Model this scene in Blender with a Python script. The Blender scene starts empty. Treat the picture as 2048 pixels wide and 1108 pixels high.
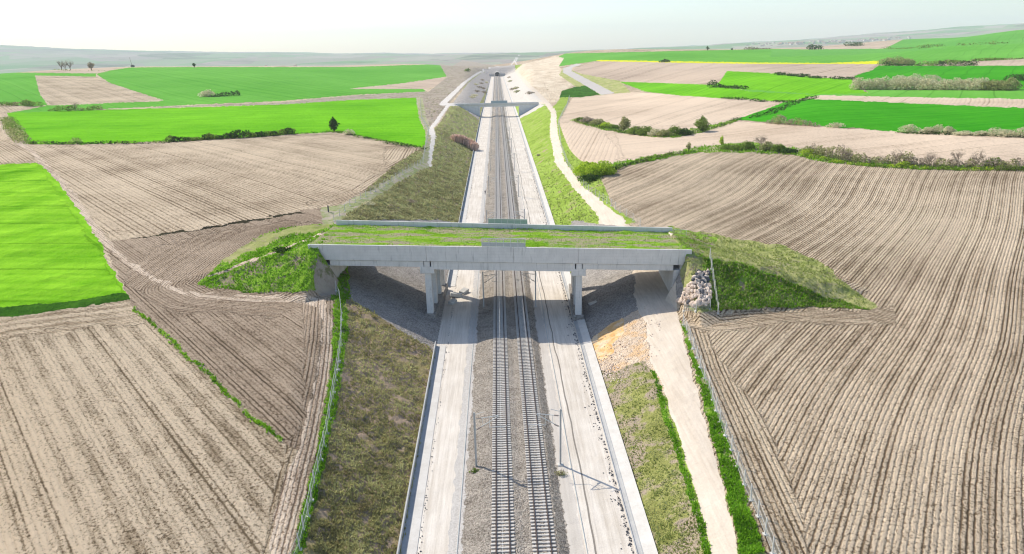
import bpy, bmesh, math, random
import numpy as np
from mathutils import Vector, Matrix
random.seed(7); rng=np.random.default_rng(11)
R=math.radians
SC=bpy.context.scene; COL=SC.collection

# ------------------------------------------------------------------ camera
F=1365.0; YAW,PITCH,ROLL=.015735,.3175063,R(-1.2)
CAM=np.array([-1.62,0.0,52.0])
_f=np.array([math.sin(YAW)*math.cos(PITCH),math.cos(YAW)*math.cos(PITCH),-math.sin(PITCH)])
_r0=np.array([math.cos(YAW),-math.sin(YAW),0]); _u0=np.cross(_r0,_f)
_r=math.cos(ROLL)*_r0+math.sin(ROLL)*_u0; _u=np.cross(_r,_f)
cd=bpy.data.cameras.new('camera'); cam=bpy.data.objects.new('camera',cd); COL.objects.link(cam)
cd.sensor_width=36; cd.lens=F/2048*36; cd.clip_start=.5; cd.clip_end=60000
m=Matrix.Identity(4)
for i in range(3):
    m[i][0]=_r[i]; m[i][1]=_u[i]; m[i][2]=-_f[i]; m[i][3]=CAM[i]
cam.matrix_world=m; SC.camera=cam
# ------------------------------------------------------------------ sky, sun, exposure
SUN=Vector((-.563,.485,.668)).normalized()
w=bpy.data.worlds.new('World'); SC.world=w; w.use_nodes=True
nt=w.node_tree; nt.nodes.clear()
sky=nt.nodes.new('ShaderNodeTexSky'); sky.sky_type='NISHITA'; sky.sun_disc=False
sky.sun_elevation=R(42); sky.sun_rotation=math.atan2(SUN.x,SUN.y)
sky.air_density=1.0; sky.dust_density=.9; sky.ozone_density=1.0; sky.altitude=300
bg=nt.nodes.new('ShaderNodeBackground'); bg.inputs[1].default_value=.15
out=nt.nodes.new('ShaderNodeOutputWorld')
nt.links.new(sky.outputs[0],bg.inputs[0]); nt.links.new(bg.outputs[0],out.inputs[0])
sl=bpy.data.lights.new('sun','SUN'); sl.energy=3.95; sl.angle=R(.55); sl.color=(1,.925,.80)
so=bpy.data.objects.new('sun',sl); COL.objects.link(so); so.rotation_euler=SUN.to_track_quat('Z','Y').to_euler()
SC.view_settings.view_transform='Standard'; SC.view_settings.look='None'
SC.view_settings.exposure=0.3; SC.view_settings.gamma=1
SC.render.engine='CYCLES'; SC.cycles.pixel_filter_type='BLACKMAN_HARRIS'; SC.cycles.filter_width=1.15
try:
    SC.cycles.volume_bounces=1; SC.cycles.max_bounces=5; SC.cycles.diffuse_bounces=2; SC.cycles.transparent_max_bounces=12
    SC.cycles.volume_step_rate=4; SC.cycles.use_denoising=True
except Exception: pass

# ------------------------------------------------------------------ maths helpers
def proj(p):
    d=np.asarray(p,float)-CAM; z=d@_f; z=np.where(z<.5,.5,z)
    return np.stack([1024+F*(d@_r)/z,554-F*(d@_u)/z],-1)
def ray(u,v): return (u-1024)/F*_r-(v-554)/F*_u+_f
def at_z(u,v,z):
    d=ray(u,v); return CAM+d*(z-CAM[2])/d[2]
def at_y(u,v,y):
    d=ray(u,v); return CAM+d*(y/d[1])
_T=rng.random((256,256))
def vnoise(x,y):
    xi=np.floor(x).astype(int); yi=np.floor(y).astype(int); fx=x-xi; fy=y-yi
    fx=fx*fx*(3-2*fx); fy=fy*fy*(3-2*fy)
    a=_T[xi&255,yi&255]; b=_T[(xi+1)&255,yi&255]; c=_T[xi&255,(yi+1)&255]; d=_T[(xi+1)&255,(yi+1)&255]
    return (a*(1-fx)+b*fx)*(1-fy)+(c*(1-fx)+d*fx)*fy*1.0
def fbm(x,y,o=4):
    s=0;a=.5
    for k in range(o): s=s+a*(vnoise(x*2**k+17.3*k,y*2**k-9.1*k)-.5); a*=.5
    return s*2
def sm(a,b,x):
    t=np.clip((x-a)/(b-a),0,1); return t*t*(3-2*t)

# ------------------------------------------------------------------ natural ground: heights known at some spots, smooth between
_c=[]
for u,v,z in [(560,1108,4.2),(-300,1108,4.8),(-500,700,7),(0,640,8),(300,800,6.6),(640,900,6.2),(672,600,8.6),(400,590,9),(480,475,9.8),
    (690,440,9.8),(300,440,10.4),(0,330,11),(845,320,10.5),(400,290,11.5),(60,290,12),(838,220,11.5),(14,225,13),(700,197,12.5),(400,213,12.5),
    (1545,1108,3.8),(1800,1108,4),(2500,1108,5),(1400,640,5.2),(2048,640,7),(1800,640,5.8),(1600,480,7),(2048,450,9.5),(1250,430,7),(1170,345,8.5),
    (2048,340,13),(1450,303,11),(1136,240,10.6),(1470,240,13.5),(2048,275,16.5),(-700,330,11),(2800,450,10),(2700,250,18),(1700,320,11.5)]:
    p=at_z(u,v,z); _c.append((p[0],p[1],z))
for u,v,y in [(480,189,720),(700,177,860),(330,202,680),(103,211,640),(-5,207,640),(70,151,980),(192,147,1040),(130,140,1150),(265,133,1300),(500,132,1450),(850,128,1650),
    (885,155,1100),(-600,150,1000),(1140,194,700),(1263,185,720),(1578,202,470),(1625,198,440),(2048,217,350),(2048,198,400),(2048,178,450),(2048,150,560),(2048,120,750),
    (2048,88,1100),(2048,58,1500),(1500,142,760),(1500,177,540),(1500,125,1000),(1500,98,1900),(1800,80,2300),(1800,97,1500),(1755,128,880),(1740,187,480),(1700,152,680),
    (1260,122,1150),(1240,162,900),(1150,128,1300),(1130,106,2100),(1200,105,2300),(2700,60,900),(2700,30,1600)]:
    p=at_y(u,v,y); _c.append((p[0],p[1],p[2]))
for u,y,z in [(990,1720,20),(940,1750,22),(1030,1700,22),(1000,2500,6),(1060,2500,4),(1000,3500,8),(1000,5500,26),(1000,8500,46),(1060,5500,26),
    (700,2600,5),(400,2300,8),(100,2000,12),(700,4000,-5),(300,4000,-12),(-200,3500,-10),(300,6000,30),(0,6000,70),(-500,6000,120),(500,9000,112),(0,9000,300),(-800,9000,400),
    (1300,3500,10),(1300,9000,60),(1500,3200,20),(1500,5000,62),(1500,9000,118),(1800,3600,40),(1800,6000,130),(1800,9000,215),(2048,2600,60),(2048,5000,160),(2048,9000,310),(2800,9000,420),(2800,3000,120),
    (1024,14000,40),(0,14000,300),(2048,14000,300),(980,1500,19),(1060,1500,20)]:
    p=at_y(u,500,y); _c.append((p[0],p[1],z))
for x,y,z in [(-30,45,3.5),(30,45,3.2),(-25,110,8),(21,100,3.6),(-36,130,8.7),(33,128,4.8),(-40,600,11.5),(40,600,11),(-45,1000,15),(45,1000,16),(-60,1400,20),(60,1400,22),(-24,200,10),(20,200,6.0),(24,300,7.5),(26,420,9.5)]:
    _c.append((x,y,z))
_c=np.array(_c)
def _st(x,y): return np.stack([2.2*x/np.maximum(y,20),np.log(np.maximum(y,20)/60.)],-1)
_P=_st(_c[:,0],_c[:,1]); _zs=_c[:,2]
def _k(r2): return np.sqrt(r2+.02)
_D=((_P[:,None]-_P[None])**2).sum(-1)
_A=np.vstack([np.hstack([_k(_D)+np.eye(len(_P))*-.01,np.ones((len(_P),1))]),np.hstack([np.ones(len(_P)),[0]])])
_W=np.linalg.solve(_A,np.append(_zs,0))
def natural(x,y):
    x=np.asarray(x,float); y=np.asarray(y,float); q=_st(x,y); z=np.full(x.shape,_W[-1])
    for (a,b),wt in zip(_P,_W[:-1]): z=z+wt*_k((q[...,0]-a)**2+(q[...,1]-b)**2)
    z=z+fbm(x/55.,y/55.,2)*.9*sm(60,200,np.hypot(x,y))*sm(25,70,np.abs(x))+fbm(x/700.,y/700.,4)*sm(1500,6000,y)*34
    return z
XL=lambda y:np.interp(y,[0,61,120,222,590,1700],[-13.5,-13.5,-14.2,-14.8,-16.2,-15.2])
XR=lambda y:np.interp(y,[0,61,120,222,590,1700],[14.0,14.2,14.6,15.4,16.2,15.0])
SLOPE_L=lambda y:np.interp(y,[60,110,128,150,220,330,500,1700],[.44,.43,.40,.38,.36,.48,.52,.55])
SLOPE_R=lambda y:np.interp(y,[60,100,128,150,220,330,500,1700],[.50,.40,.40,.40,.42,.50,.52,.55])
BA=-.058; BC=np.array([-.5,139.3])          # overpass axis angle and centre; local X along the deck
def loc(x,y):
    dx=x-BC[0]; dy=y-BC[1]; c,s=math.cos(BA),math.sin(BA)
    return dx*c+dy*s,-dx*s+dy*c
def unloc(a,b):
    c,s=math.cos(BA),math.sin(BA); return BC[0]+a*c-b*s,BC[1]+a*s+b*c
TOPZ=lambda a:15.75-.0245*a            # near rim of the deck at local X
def height(x,y):
    N=natural(x,y)
    e=np.maximum(XL(y)-x,0); r=np.maximum(x-XR(y),0)
    over=np.maximum(y-1668,0)
    cl=e*SLOPE_L(y); cr=r*SLOPE_R(y)
    # drain beside the left toe is a thing of its own; the ground dips for it
    cut=np.maximum(np.maximum(cl,cr),over*.62)
    inside=(e<=0)&(r<=0)&(y<1668)
    k=.6+y/350.  # soft minimum
    z=np.where(N<cut-k,N,np.where(N>cut+k,cut,.5*(N+cut-((N-cut)**2/(2*k)+k/2))))
    z=np.where(inside|(cut<.01),0,np.maximum(z,0)*1.0)
    # approach embankments
    a,b=loc(x,y)
    def emb(s,a0,a1,ztip,axis_b,hw0,hw1,sl):
        t=(s*a-a0)/(a1-a0)
        top=TOPZ(s*a0)-.35; top=top+(ztip-top)*np.clip(t,0,1)**1.0
        hw=hw0+(hw1-hw0)*np.clip(t,0,1)
        bb=b-axis_b*np.clip(t,0,1); top=top-np.clip((b+9.84)/19.7,0,1)*1.15*(1-np.clip(t,0,1))
        side=np.maximum(np.abs(bb)-hw,0)
        zz=top-side*sl-np.maximum(s*a-a1,0)*.2-np.maximum(a0-(1.5 if s<0 else .5)-s*a,0)*(2.0 if s<0 else 2.4)
        return zz
    E=np.maximum(emb(-1,38,66,9.2,-5.,9.6,3,.62),emb(1,36.2,74,5.6,-9.,9.6,2,.58))
    inspan=(np.abs(b)<10.6)&(a>-36.6)&(a<35.4)
    z=np.where((E>z)&~inspan&((a<-31.5)|(a>31.2)),E,z)
    return z
def ground(u,v,ymax=12000):
    d=ray(u,v); d=d/d[1]; n=700
    ys=np.concatenate([np.geomspace(40,2500,n),np.geomspace(2520,ymax,120)])
    px=CAM[0]+d[0]*ys; pz=CAM[2]+d[2]*ys
    h=height(px,ys); below=np.where(pz<=h)[0]
    if len(below)==0: i=len(ys)-1; return np.array([px[i],ys[i],h[i]])
    i=max(below[0],1); a,b=ys[i-1],ys[i]
    yy=np.linspace(a,b,30); hh=height(CAM[0]+d[0]*yy,yy); q=np.where(CAM[2]+d[2]*yy<=hh)[0]
    y=yy[q[0]] if len(q) else b
    x=CAM[0]+d[0]*y; return np.array([x,y,float(height(np.array([x]),np.array([y]))[0])])
def hz(x,y): return float(height(np.array([float(x)]),np.array([float(y)]))[0])

QUAL=1.0
# ------------------------------------------------------------------ materials
class G:
    def __init__(s,name):
        s.m=bpy.data.materials.new(name); s.m.use_nodes=True; s.t=s.m.node_tree; s.t.nodes.clear()
        s.o=s.n('OutputMaterial'); s.b=s.n('BsdfPrincipled'); s.l(s.b.outputs[0],s.o.inputs[0]); s.b.inputs['Roughness'].default_value=.95
        s.b.inputs['Specular IOR Level'].default_value=0.
        s.pos=s.n('NewGeometry').outputs['Position']
    def n(s,k,**kw):
        q=s.t.nodes.new('ShaderNode'+k)
        for a,b in kw.items(): setattr(q,a,b)
        return q
    def l(s,a,b): s.t.links.new(a,b)
    def setin(s,sock,v):
        if hasattr(v,'is_linked') or hasattr(v,'links'): s.l(v,sock)
        else: sock.default_value=v
    def math(s,op,a,b=0.,c=0.,clamp=False):
        q=s.n('Math',operation=op,use_clamp=clamp); s.setin(q.inputs[0],a); s.setin(q.inputs[1],b); s.setin(q.inputs[2],c); return q.outputs[0]
    def vec(s,x=(1,1,1),src=None,rot=0.):
        q=s.n('Mapping'); s.l(src or s.pos,q.inputs[0]); q.inputs['Scale'].default_value=x; q.inputs['Rotation'].default_value=(0,0,rot); return q.outputs[0]
    def noise(s,scale,det=3,src=None,rough=.55,dist=0.):
        q=s.n('TexNoise'); s.l(src or s.pos,q.inputs['Vector']); q.inputs['Scale'].default_value=scale; q.inputs['Detail'].default_value=det; q.inputs['Roughness'].default_value=rough; q.inputs['Distortion'].default_value=dist
        return q.outputs[0]
    def noise1(s,w,scale,det=2):
        q=s.n('TexNoise',noise_dimensions='1D'); s.l(w,q.inputs['W']); q.inputs['Scale'].default_value=scale; q.inputs['Detail'].default_value=det; return q.outputs[0]
    def vor(s,scale,src=None,feat='F1',out=0,rnd=1.):
        q=s.n('TexVoronoi',feature=feat); s.l(src or s.pos,q.inputs['Vector']); q.inputs['Scale'].default_value=scale; q.inputs['Randomness'].default_value=rnd; return q.outputs[out]
    def attr(s,name,o='Fac'):
        q=s.n('Attribute',attribute_name=name); return q.outputs[o]
    def ramp(s,f,stops):
        q=s.n('ValToRGB'); s.l(f,q.inputs[0]); e=q.color_ramp.elements
        while len(e)>1: e.remove(e[-1])
        for i,(p,c) in enumerate(stops):
            if not isinstance(c,(tuple,list)): c=(c,c,c)
            k=e[0] if i==0 else e.new(p); k.position=p; k.color=(*c[:3],1)
        return q.outputs[0]
    def mix(s,f,a,b,mode='MIX'):
        q=s.n('Mix',data_type='RGBA',blend_type=mode); s.setin(q.inputs[0],f)
        for k,v in ((6,a),(7,b)):
            if isinstance(v,(tuple,list)): q.inputs[k].default_value=(*v[:3],1)
            else: s.l(v,q.inputs[k])
        return q.outputs[2]
    def map(s,v,a,b,c=0.,d=1.):
        q=s.n('MapRange'); s.l(v,q.inputs[0]); q.inputs[1].default_value=a; q.inputs[2].default_value=b; q.inputs[3].default_value=c; q.inputs[4].default_value=d; return q.outputs[0]
    def sep(s,v=None):
        q=s.n('SeparateXYZ'); s.l(v or s.pos,q.inputs[0]); return q.outputs
    def bump(s,h,dist,strength=1.):
        q=s.n('Bump'); s.l(h,q.inputs['Height']); q.inputs['Distance'].default_value=dist; q.inputs['Strength'].default_value=strength; s.l(q.outputs[0],s.b.inputs['Normal'])
    def col(s,c): s.setin(s.b.inputs['Base Color'],(*c[:3],1) if isinstance(c,(tuple,list)) else c); return s.m
def soil(name,light,dark,spacing=.75,amp=.13,contrast=.5,patch=.035,grain=1.,band=0.,bper=2.9,pitw=.50):
    """ploughed earth: thin furrows with painted dark shade of uneven strength along the fc lines, clods, drier pale patches"""
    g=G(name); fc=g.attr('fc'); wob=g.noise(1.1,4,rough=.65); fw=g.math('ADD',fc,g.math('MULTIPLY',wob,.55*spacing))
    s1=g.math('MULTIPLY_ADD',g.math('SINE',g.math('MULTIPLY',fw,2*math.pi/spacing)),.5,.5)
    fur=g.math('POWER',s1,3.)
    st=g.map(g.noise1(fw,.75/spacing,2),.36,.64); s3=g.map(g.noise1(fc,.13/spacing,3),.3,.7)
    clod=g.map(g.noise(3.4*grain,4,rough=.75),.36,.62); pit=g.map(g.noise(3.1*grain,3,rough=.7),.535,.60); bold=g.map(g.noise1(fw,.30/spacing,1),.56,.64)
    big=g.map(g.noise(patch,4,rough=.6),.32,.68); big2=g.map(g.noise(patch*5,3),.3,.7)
    dk=g.math('MULTIPLY',fur,g.math('MULTIPLY_ADD',st,.8,.25)); dk=g.math('MULTIPLY',dk,contrast); dk=g.math('ADD',dk,g.math('MULTIPLY',g.math('MULTIPLY',bold,fur),.45)); dk=g.math('MULTIPLY',dk,g.map(g.noise(.35,4,rough=.7),.3,.5,.45,1.))  # furrow dark: moist soil tone plus furrow shade painted into the colour
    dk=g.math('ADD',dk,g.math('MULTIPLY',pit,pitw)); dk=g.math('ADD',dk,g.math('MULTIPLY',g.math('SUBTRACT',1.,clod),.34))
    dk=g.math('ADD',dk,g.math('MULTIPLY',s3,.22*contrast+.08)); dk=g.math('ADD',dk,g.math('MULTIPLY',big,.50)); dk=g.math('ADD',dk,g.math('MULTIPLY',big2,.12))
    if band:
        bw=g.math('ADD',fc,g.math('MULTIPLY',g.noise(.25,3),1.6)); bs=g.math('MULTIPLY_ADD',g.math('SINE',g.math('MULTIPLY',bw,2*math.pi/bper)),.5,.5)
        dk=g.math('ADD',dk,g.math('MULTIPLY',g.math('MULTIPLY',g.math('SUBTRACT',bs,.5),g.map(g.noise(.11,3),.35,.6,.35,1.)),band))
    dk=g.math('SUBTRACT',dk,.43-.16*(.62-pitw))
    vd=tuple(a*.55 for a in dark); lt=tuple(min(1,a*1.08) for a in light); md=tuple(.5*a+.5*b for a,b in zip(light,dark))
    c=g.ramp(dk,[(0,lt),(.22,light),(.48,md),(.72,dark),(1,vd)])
    h=g.math('SUBTRACT',g.math('MULTIPLY',clod,.8),g.math('MULTIPLY',fur,1.1)); h=g.math('SUBTRACT',h,g.math('MULTIPLY',pit,.5))
    g.bump(h,amp); return g.col(c)
def crop(name,a,b,contrast=.5,row=2.4,patch=.02,amp=.16):
    g=G(name); fc=g.attr('fc'); s2=g.noise1(fc,1/row,2); n1=g.noise(patch,4,rough=.6); n2=g.noise(1.6,4,rough=.7); n3=g.noise(.25,3)
    tr=g.math('LESS_THAN',g.math('ABSOLUTE',g.math('SUBTRACT',g.math('MODULO',g.math('ADD',fc,5000.),18.),9.)),.5)
    f=g.math('ADD',g.math('MULTIPLY',s2,contrast),g.math('MULTIPLY',n1,1.5)); f=g.math('ADD',f,g.math('MULTIPLY',n2,.45)); f=g.math('ADD',f,g.math('MULTIPLY',n3,.35))
    mean=.5*(contrast+2.3); f=g.map(f,mean-.38,mean+.38)
    c=g.mix(f,a,b); c=g.mix(g.math('MULTIPLY',tr,.45),c,tuple(x*.6 for x in a))
    h=g.math('ADD',g.math('MULTIPLY',n2,1.),g.math('MULTIPLY',s2,.5)); h=g.math('ADD',h,g.math('MULTIPLY',g.noise(.03,3),16.)); g.bump(h,amp); return g.col(c)
def grassy(name,cols,scale=.35,bare=None,bare_amt=.0,streak=None,amp=.35,fine=1.):
    g=G(name); src=g.vec(streak) if streak else None
    n1=g.noise(scale,5,src,.65); n2=g.noise(2.6*fine,4,src,.7); n3=g.noise(.06,3)
    f=g.math('ADD',g.math('MULTIPLY',n1,.9),g.math('MULTIPLY',n2,.7)); f=g.math('ADD',f,g.math('MULTIPLY',n3,.6)); f=g.map(f,.72,1.48)
    k=len(cols); c=g.ramp(f,[(i/(k-1),q) for i,q in enumerate(cols)])
    if bare:
        nb=g.noise(.22,5,src,.7); c=g.mix(g.map(nb,.62-bare_amt,.70-bare_amt),c,bare)
    g.bump(g.math('ADD',n2,g.math('MULTIPLY',g.noise(7,3),.5)),amp); return g.col(c)
def gravel(name,a,b,scale=9.,amp=.08,tint=None,streak=None):
    g=G(name); d=g.vor(scale); cc=g.vor(scale,out=1); n=g.noise(.4,4,g.vec(streak) if streak else None,.6); n2=g.noise(4,3)
    v=g.sep(cc)[0]
    if streak: n=g.math('ADD',g.math('MULTIPLY',n,.5),g.math('MULTIPLY',g.map(g.noise1(g.sep()[1],.22,2),.4,.6),.5))
    f=g.math('ADD',g.math('MULTIPLY',v,.55),g.math('ADD',g.math('MULTIPLY',n,.6),g.math('MULTIPLY',n2,.4))); f=g.map(f,.35,1.15)
    c=g.mix(f,a,b)
    if tint: c=g.mix(g.map(g.noise(.35,4),.5,.62),c,tint)
    g.bump(g.math('SUBTRACT',n2,d),amp); return g.col(c)
def dirtroad(name,a,b,streak=(1.,.12,1.)):
    g=G(name); n=g.noise(1.3,4,g.vec(streak),.6); n2=g.noise(.12,3); n3=g.noise(4,4,rough=.7)
    f=g.math('ADD',g.math('MULTIPLY',n,.8),g.math('ADD',g.math('MULTIPLY',n2,.5),g.math('MULTIPLY',n3,.5))); f=g.map(f,.6,1.2)
    c=g.mix(f,b,a); g.bump(n3,.05); return g.col(c)
def concrete(name,a,b,board=True,scale=.5,stain=.35):
    g=G(name); p=g.n('TexCoord').outputs['Object']; n=g.noise(scale,5,p,.6); n2=g.noise(9,3,p); n3=g.noise(1.1,4,g.vec((1.6,1.6,.22),p),.6)
    f=g.math('ADD',g.math('MULTIPLY',n,.7),g.math('ADD',g.math('MULTIPLY',n2,.25),g.math('MULTIPLY',n3,.5))); f=g.map(f,.5,.98)
    c=g.mix(f,a,b); c=g.mix(g.math('MULTIPLY',g.map(n3,.56,.75),stain),c,tuple(x*.5 for x in a))
    if board:
        z=g.sep(p)[2]; ln=g.math('LESS_THAN',g.math('FRACT',g.math('MULTIPLY',z,1/.62)),.05); c=g.mix(g.math('MULTIPLY',ln,.22),c,tuple(x*.45 for x in a))
    g.b.inputs['Roughness'].default_value=.85; g.bump(n2,.01); return g.col(c)
def foliage(name,a,b,c3=None,trans=.25):
    g=G(name); r=g.attr('rnd'); n=g.noise(.5,3); f=g.math('ADD',g.math('MULTIPLY',r,.65),g.math('MULTIPLY',n,.6)); f=g.map(f,.2,1.05)
    c=g.ramp(f,[(0,a),(.55,b),(1,c3 or tuple(min(1,x*1.5) for x in b))])
    g.b.inputs['Roughness'].default_value=.8
    t=g.n('BsdfTranslucent'); g.l(c,t.inputs[0]); mx=g.n('MixShader'); mx.inputs[0].default_value=trans; g.l(g.b.outputs[0],mx.inputs[1]); g.l(t.outputs[0],mx.inputs[2]); g.l(mx.outputs[0],g.o.inputs[0])
    return g.col(c)
def plain(name,c,rough=.6,metal=0.,var=.15):
    g=G(name); n=g.noise(3,3,g.n('TexCoord').outputs['Object']); g.b.inputs['Roughness'].default_value=rough; g.b.inputs['Metallic'].default_value=metal
    return g.col(g.mix(n,tuple(x*(1-var) for x in c),tuple(min(1,x*(1+var)) for x in c)))
TAN=(.50,.40,.32); BRN=(.285,.215,.165)
M={}
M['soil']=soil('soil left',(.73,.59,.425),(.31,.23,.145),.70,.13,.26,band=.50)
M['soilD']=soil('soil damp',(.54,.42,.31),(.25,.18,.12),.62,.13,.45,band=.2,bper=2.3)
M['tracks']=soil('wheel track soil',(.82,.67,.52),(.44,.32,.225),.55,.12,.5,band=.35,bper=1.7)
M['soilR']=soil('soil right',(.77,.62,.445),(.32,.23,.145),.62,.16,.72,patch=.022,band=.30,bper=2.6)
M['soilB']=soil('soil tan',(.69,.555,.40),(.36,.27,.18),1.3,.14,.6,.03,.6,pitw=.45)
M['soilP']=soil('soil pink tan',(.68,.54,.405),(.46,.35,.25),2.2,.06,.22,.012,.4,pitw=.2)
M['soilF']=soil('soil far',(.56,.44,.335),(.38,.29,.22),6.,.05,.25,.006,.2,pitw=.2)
M['greenA']=crop('crop bright',(.10,.33,.006),(.33,.66,.04),.5,2.6,.045,.34)
M['greenD']=crop('crop mid',(.10,.35,.008),(.22,.58,.022),.6,4,.012)
M['greenF']=crop('crop far',(.10,.34,.035),(.18,.47,.07),.5,9,.006)
M['greenK']=crop('crop dark',(.03,.27,.008),(.075,.38,.016),.45,5,.012)
M['greenG']=crop('crop blue',(.10,.33,.05),(.17,.44,.08),.4,12,.005)
M['verge']=grassy('verge grass',[(.09,.17,.02),(.19,.36,.03),(.32,.54,.05),(.48,.56,.18)],.5,(.48,.40,.28),.17,amp=.5)
M['turf']=grassy('turf',[(.09,.20,.02),(.21,.42,.025),(.36,.60,.05),(.58,.58,.24)],.3,(.50,.43,.28),.17,streak=(.45,1.5,1),amp=.5)
M['moundgrass']=grassy('mound grass',[(.10,.19,.03),(.22,.40,.04),(.36,.58,.07),(.50,.54,.22)],.16,(.44,.36,.25),.14,amp=.55)
M['moundR']=grassy('dry mound grass',[(.20,.27,.06),(.38,.43,.13),(.56,.54,.24),(.64,.58,.36)],.16,(.42,.35,.24),.06,amp=.5)
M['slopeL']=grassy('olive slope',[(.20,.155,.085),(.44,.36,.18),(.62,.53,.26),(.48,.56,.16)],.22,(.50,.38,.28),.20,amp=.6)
M['slopeL2']=grassy('olive dry slope',[(.20,.19,.08),(.33,.33,.13),(.45,.47,.19),(.45,.54,.20)],.12,(.40,.32,.22),.10,streak=(2.2,.55,1),amp=.5,fine=.5)
M['slopeR']=grassy('lime slope',[(.14,.20,.035),(.27,.38,.06),(.38,.52,.10),(.46,.50,.19)],.22,(.44,.34,.22),.05,streak=(.7,1.2,1),amp=.35,fine=.6)
M['slopeRn']=grassy('pale grass slope',[(.17,.16,.06),(.34,.35,.11),(.48,.49,.17),(.56,.50,.30)],.22,(.52,.42,.31),.16,amp=.45)
M['gravel']=gravel('slope gravel',(.20,.185,.17),(.50,.455,.41),4,.14)
M['conc_slope']=gravel('stone pitching',(.37,.325,.285),(.62,.56,.50),.8,.15,streak=(.35,3.5,1))
M['sand']=grassy('sandy cut',[(.38,.29,.18),(.66,.53,.38),(.80,.68,.52),(.88,.78,.63)],.05,(.36,.27,.14),.02,streak=(1.5,.5,1),amp=.5,fine=.3)
M['dirtslope']=grassy('tan slope',[(.26,.21,.16),(.38,.31,.25),(.47,.40,.32),(.36,.38,.18)],.05,(.22,.22,.11),.08,amp=.4,fine=.3)
M['orange']=gravel('orange earth',(.56,.42,.29),(.80,.66,.52),3,.24,tint=(.72,.50,.30))
M['orange2']=gravel('bright orange earth',(.66,.37,.13),(.84,.58,.31),1.2,.14,tint=(.80,.62,.42))
M['road']=dirtroad('dirt road',(.80,.70,.58),(.56,.47,.37),(1.6,.10,1.))
M['roadF']=dirtroad('far track',(.80,.75,.69),(.60,.54,.48))
M['roadG']=dirtroad('paved road',(.62,.57,.52),(.50,.46,.42))
M['trackdirt']=dirtroad('wheel tracks',(.60,.49,.39),(.42,.33,.26),(1,1,1))
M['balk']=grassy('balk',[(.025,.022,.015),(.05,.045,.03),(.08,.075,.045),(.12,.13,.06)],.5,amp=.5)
M['palegrass']=grassy('pale verge',[(.14,.20,.06),(.30,.36,.13),(.46,.45,.27),(.60,.54,.42)],.6,(.52,.45,.35),.14,amp=.4)
M['yellow']=crop('rape',(.62,.62,.02),(.80,.78,.03),.2,5)
g=G('formation'); px,py,pz=g.sep()[0:3]
n1=g.noise(2.2,5,g.vec((1.,.03,1)),.7); n2=g.noise(5,4,rough=.7); n3=g.noise(.15,3)
f=g.math('ADD',g.math('MULTIPLY',n1,.9),g.math('ADD',g.math('MULTIPLY',n2,.35),g.math('MULTIPLY',n3,.4))); f=g.map(f,.62,1.02)
c=g.mix(f,(.57,.50,.415),(.84,.77,.68))
xx=g.math('ADD',px,g.math('MULTIPLY',g.math('SUBTRACT',g.noise(.35,3),.5),1.4))
gb=g.math('MULTIPLY',g.math('GREATER_THAN',xx,-8.4),g.math('LESS_THAN',xx,-4)); c=g.mix(g.math('MULTIPLY',gb,.75),c,g.mix(g.sep(g.vor(8,out=1))[0],(.40,.375,.345),(.64,.61,.575)))
gb=g.math('MULTIPLY',g.math('GREATER_THAN',xx,4),g.math('LESS_THAN',xx,6.6)); c=g.mix(g.math('MULTIPLY',gb,.6),c,g.mix(n2,(.42,.385,.34),(.66,.61,.55)))
ln=g.math('LESS_THAN',g.math('ABSOLUTE',g.math('SUBTRACT',g.math('ADD',px,g.math('MULTIPLY',g.noise(.05,2),1.6)),8.7)),.11); c=g.mix(g.math('MULTIPLY',ln,.8),c,(.16,.14,.12))
g.bump(n2,.06); M['formation']=g.col(c)
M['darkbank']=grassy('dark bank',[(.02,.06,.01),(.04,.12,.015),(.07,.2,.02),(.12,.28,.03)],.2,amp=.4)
M['conc_slope_sun']=gravel('sun-painted stone pitching',(.50,.455,.40),(.72,.67,.60),.8,.12,streak=(.35,3.5,1))  # lighter copy of the pitching, sunlight on the right side painted in
g=G('far plain')
q=g.vec((1,.55,1),rot=.5); cc=g.sep(g.vor(.0022,q,out=1,rnd=1.)); n=g.noise(.0009,3); n2=g.noise(.006,4,g.vec((.4,1.5,1)))
c=g.ramp(g.math('ADD',g.math('MULTIPLY',cc[0],.8),g.math('MULTIPLY',n2,.3)),[(0,(.14,.26,.12)),(.25,(.22,.34,.18)),(.45,(.36,.31,.28)),(.62,(.28,.38,.22)),(.8,(.44,.38,.34)),(.92,(.15,.19,.13)),(1,(.5,.53,.36))])
c=g.mix(g.math('MULTIPLY',g.map(g.noise(.004,5,rough=.8),.6,.66),.6),c,(.06,.09,.05))
M['plain']=g.col(c)

# ------------------------------------------------------------------ the ground: one height field cut into fields, roads and slopes
E_=[]   # (name,label,material,displacement, polygon in photo pixels)
def fld(name,label,mat,disp,*polys): E_.append((name,label,mat,disp,polys))
fld('ploughed_field','big brown ploughed field with slanting furrows filling the lower left','soil',.05,[(-9e3,-9e3),(992,-9e3),(992,9e3),(-9e3,9e3)])
fld('ploughed_field','huge ribbed tan ploughed field right of the fenced dirt road','soilR',.07,[(992,-9e3),(9e3,-9e3),(9e3,9e3),(992,9e3)])
fld('ploughed_field','brown soil wedge between the grass balk and the left fence','soilD',.05,[(262,606),(275,625),(565,880),(600,905),(560,1000),(700,1000),(760,590),(380,560),(250,560)])
fld('ploughed_field','dark brown soil strip behind the left approach mound','soilD',.05,[(208,484),(300,472),(420,455),(560,430),(645,416),(720,440),(700,470),(400,600),(262,606)])
fld('green_field','bright green wheat field at the left edge, nearest the camera','greenA',.10,[(-900,334),(0,329),(74,325),(100,345),(140,385),(172,440),(200,487),(225,540),(250,580),(257,595),(150,612),(0,632),(-900,700)])
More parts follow.
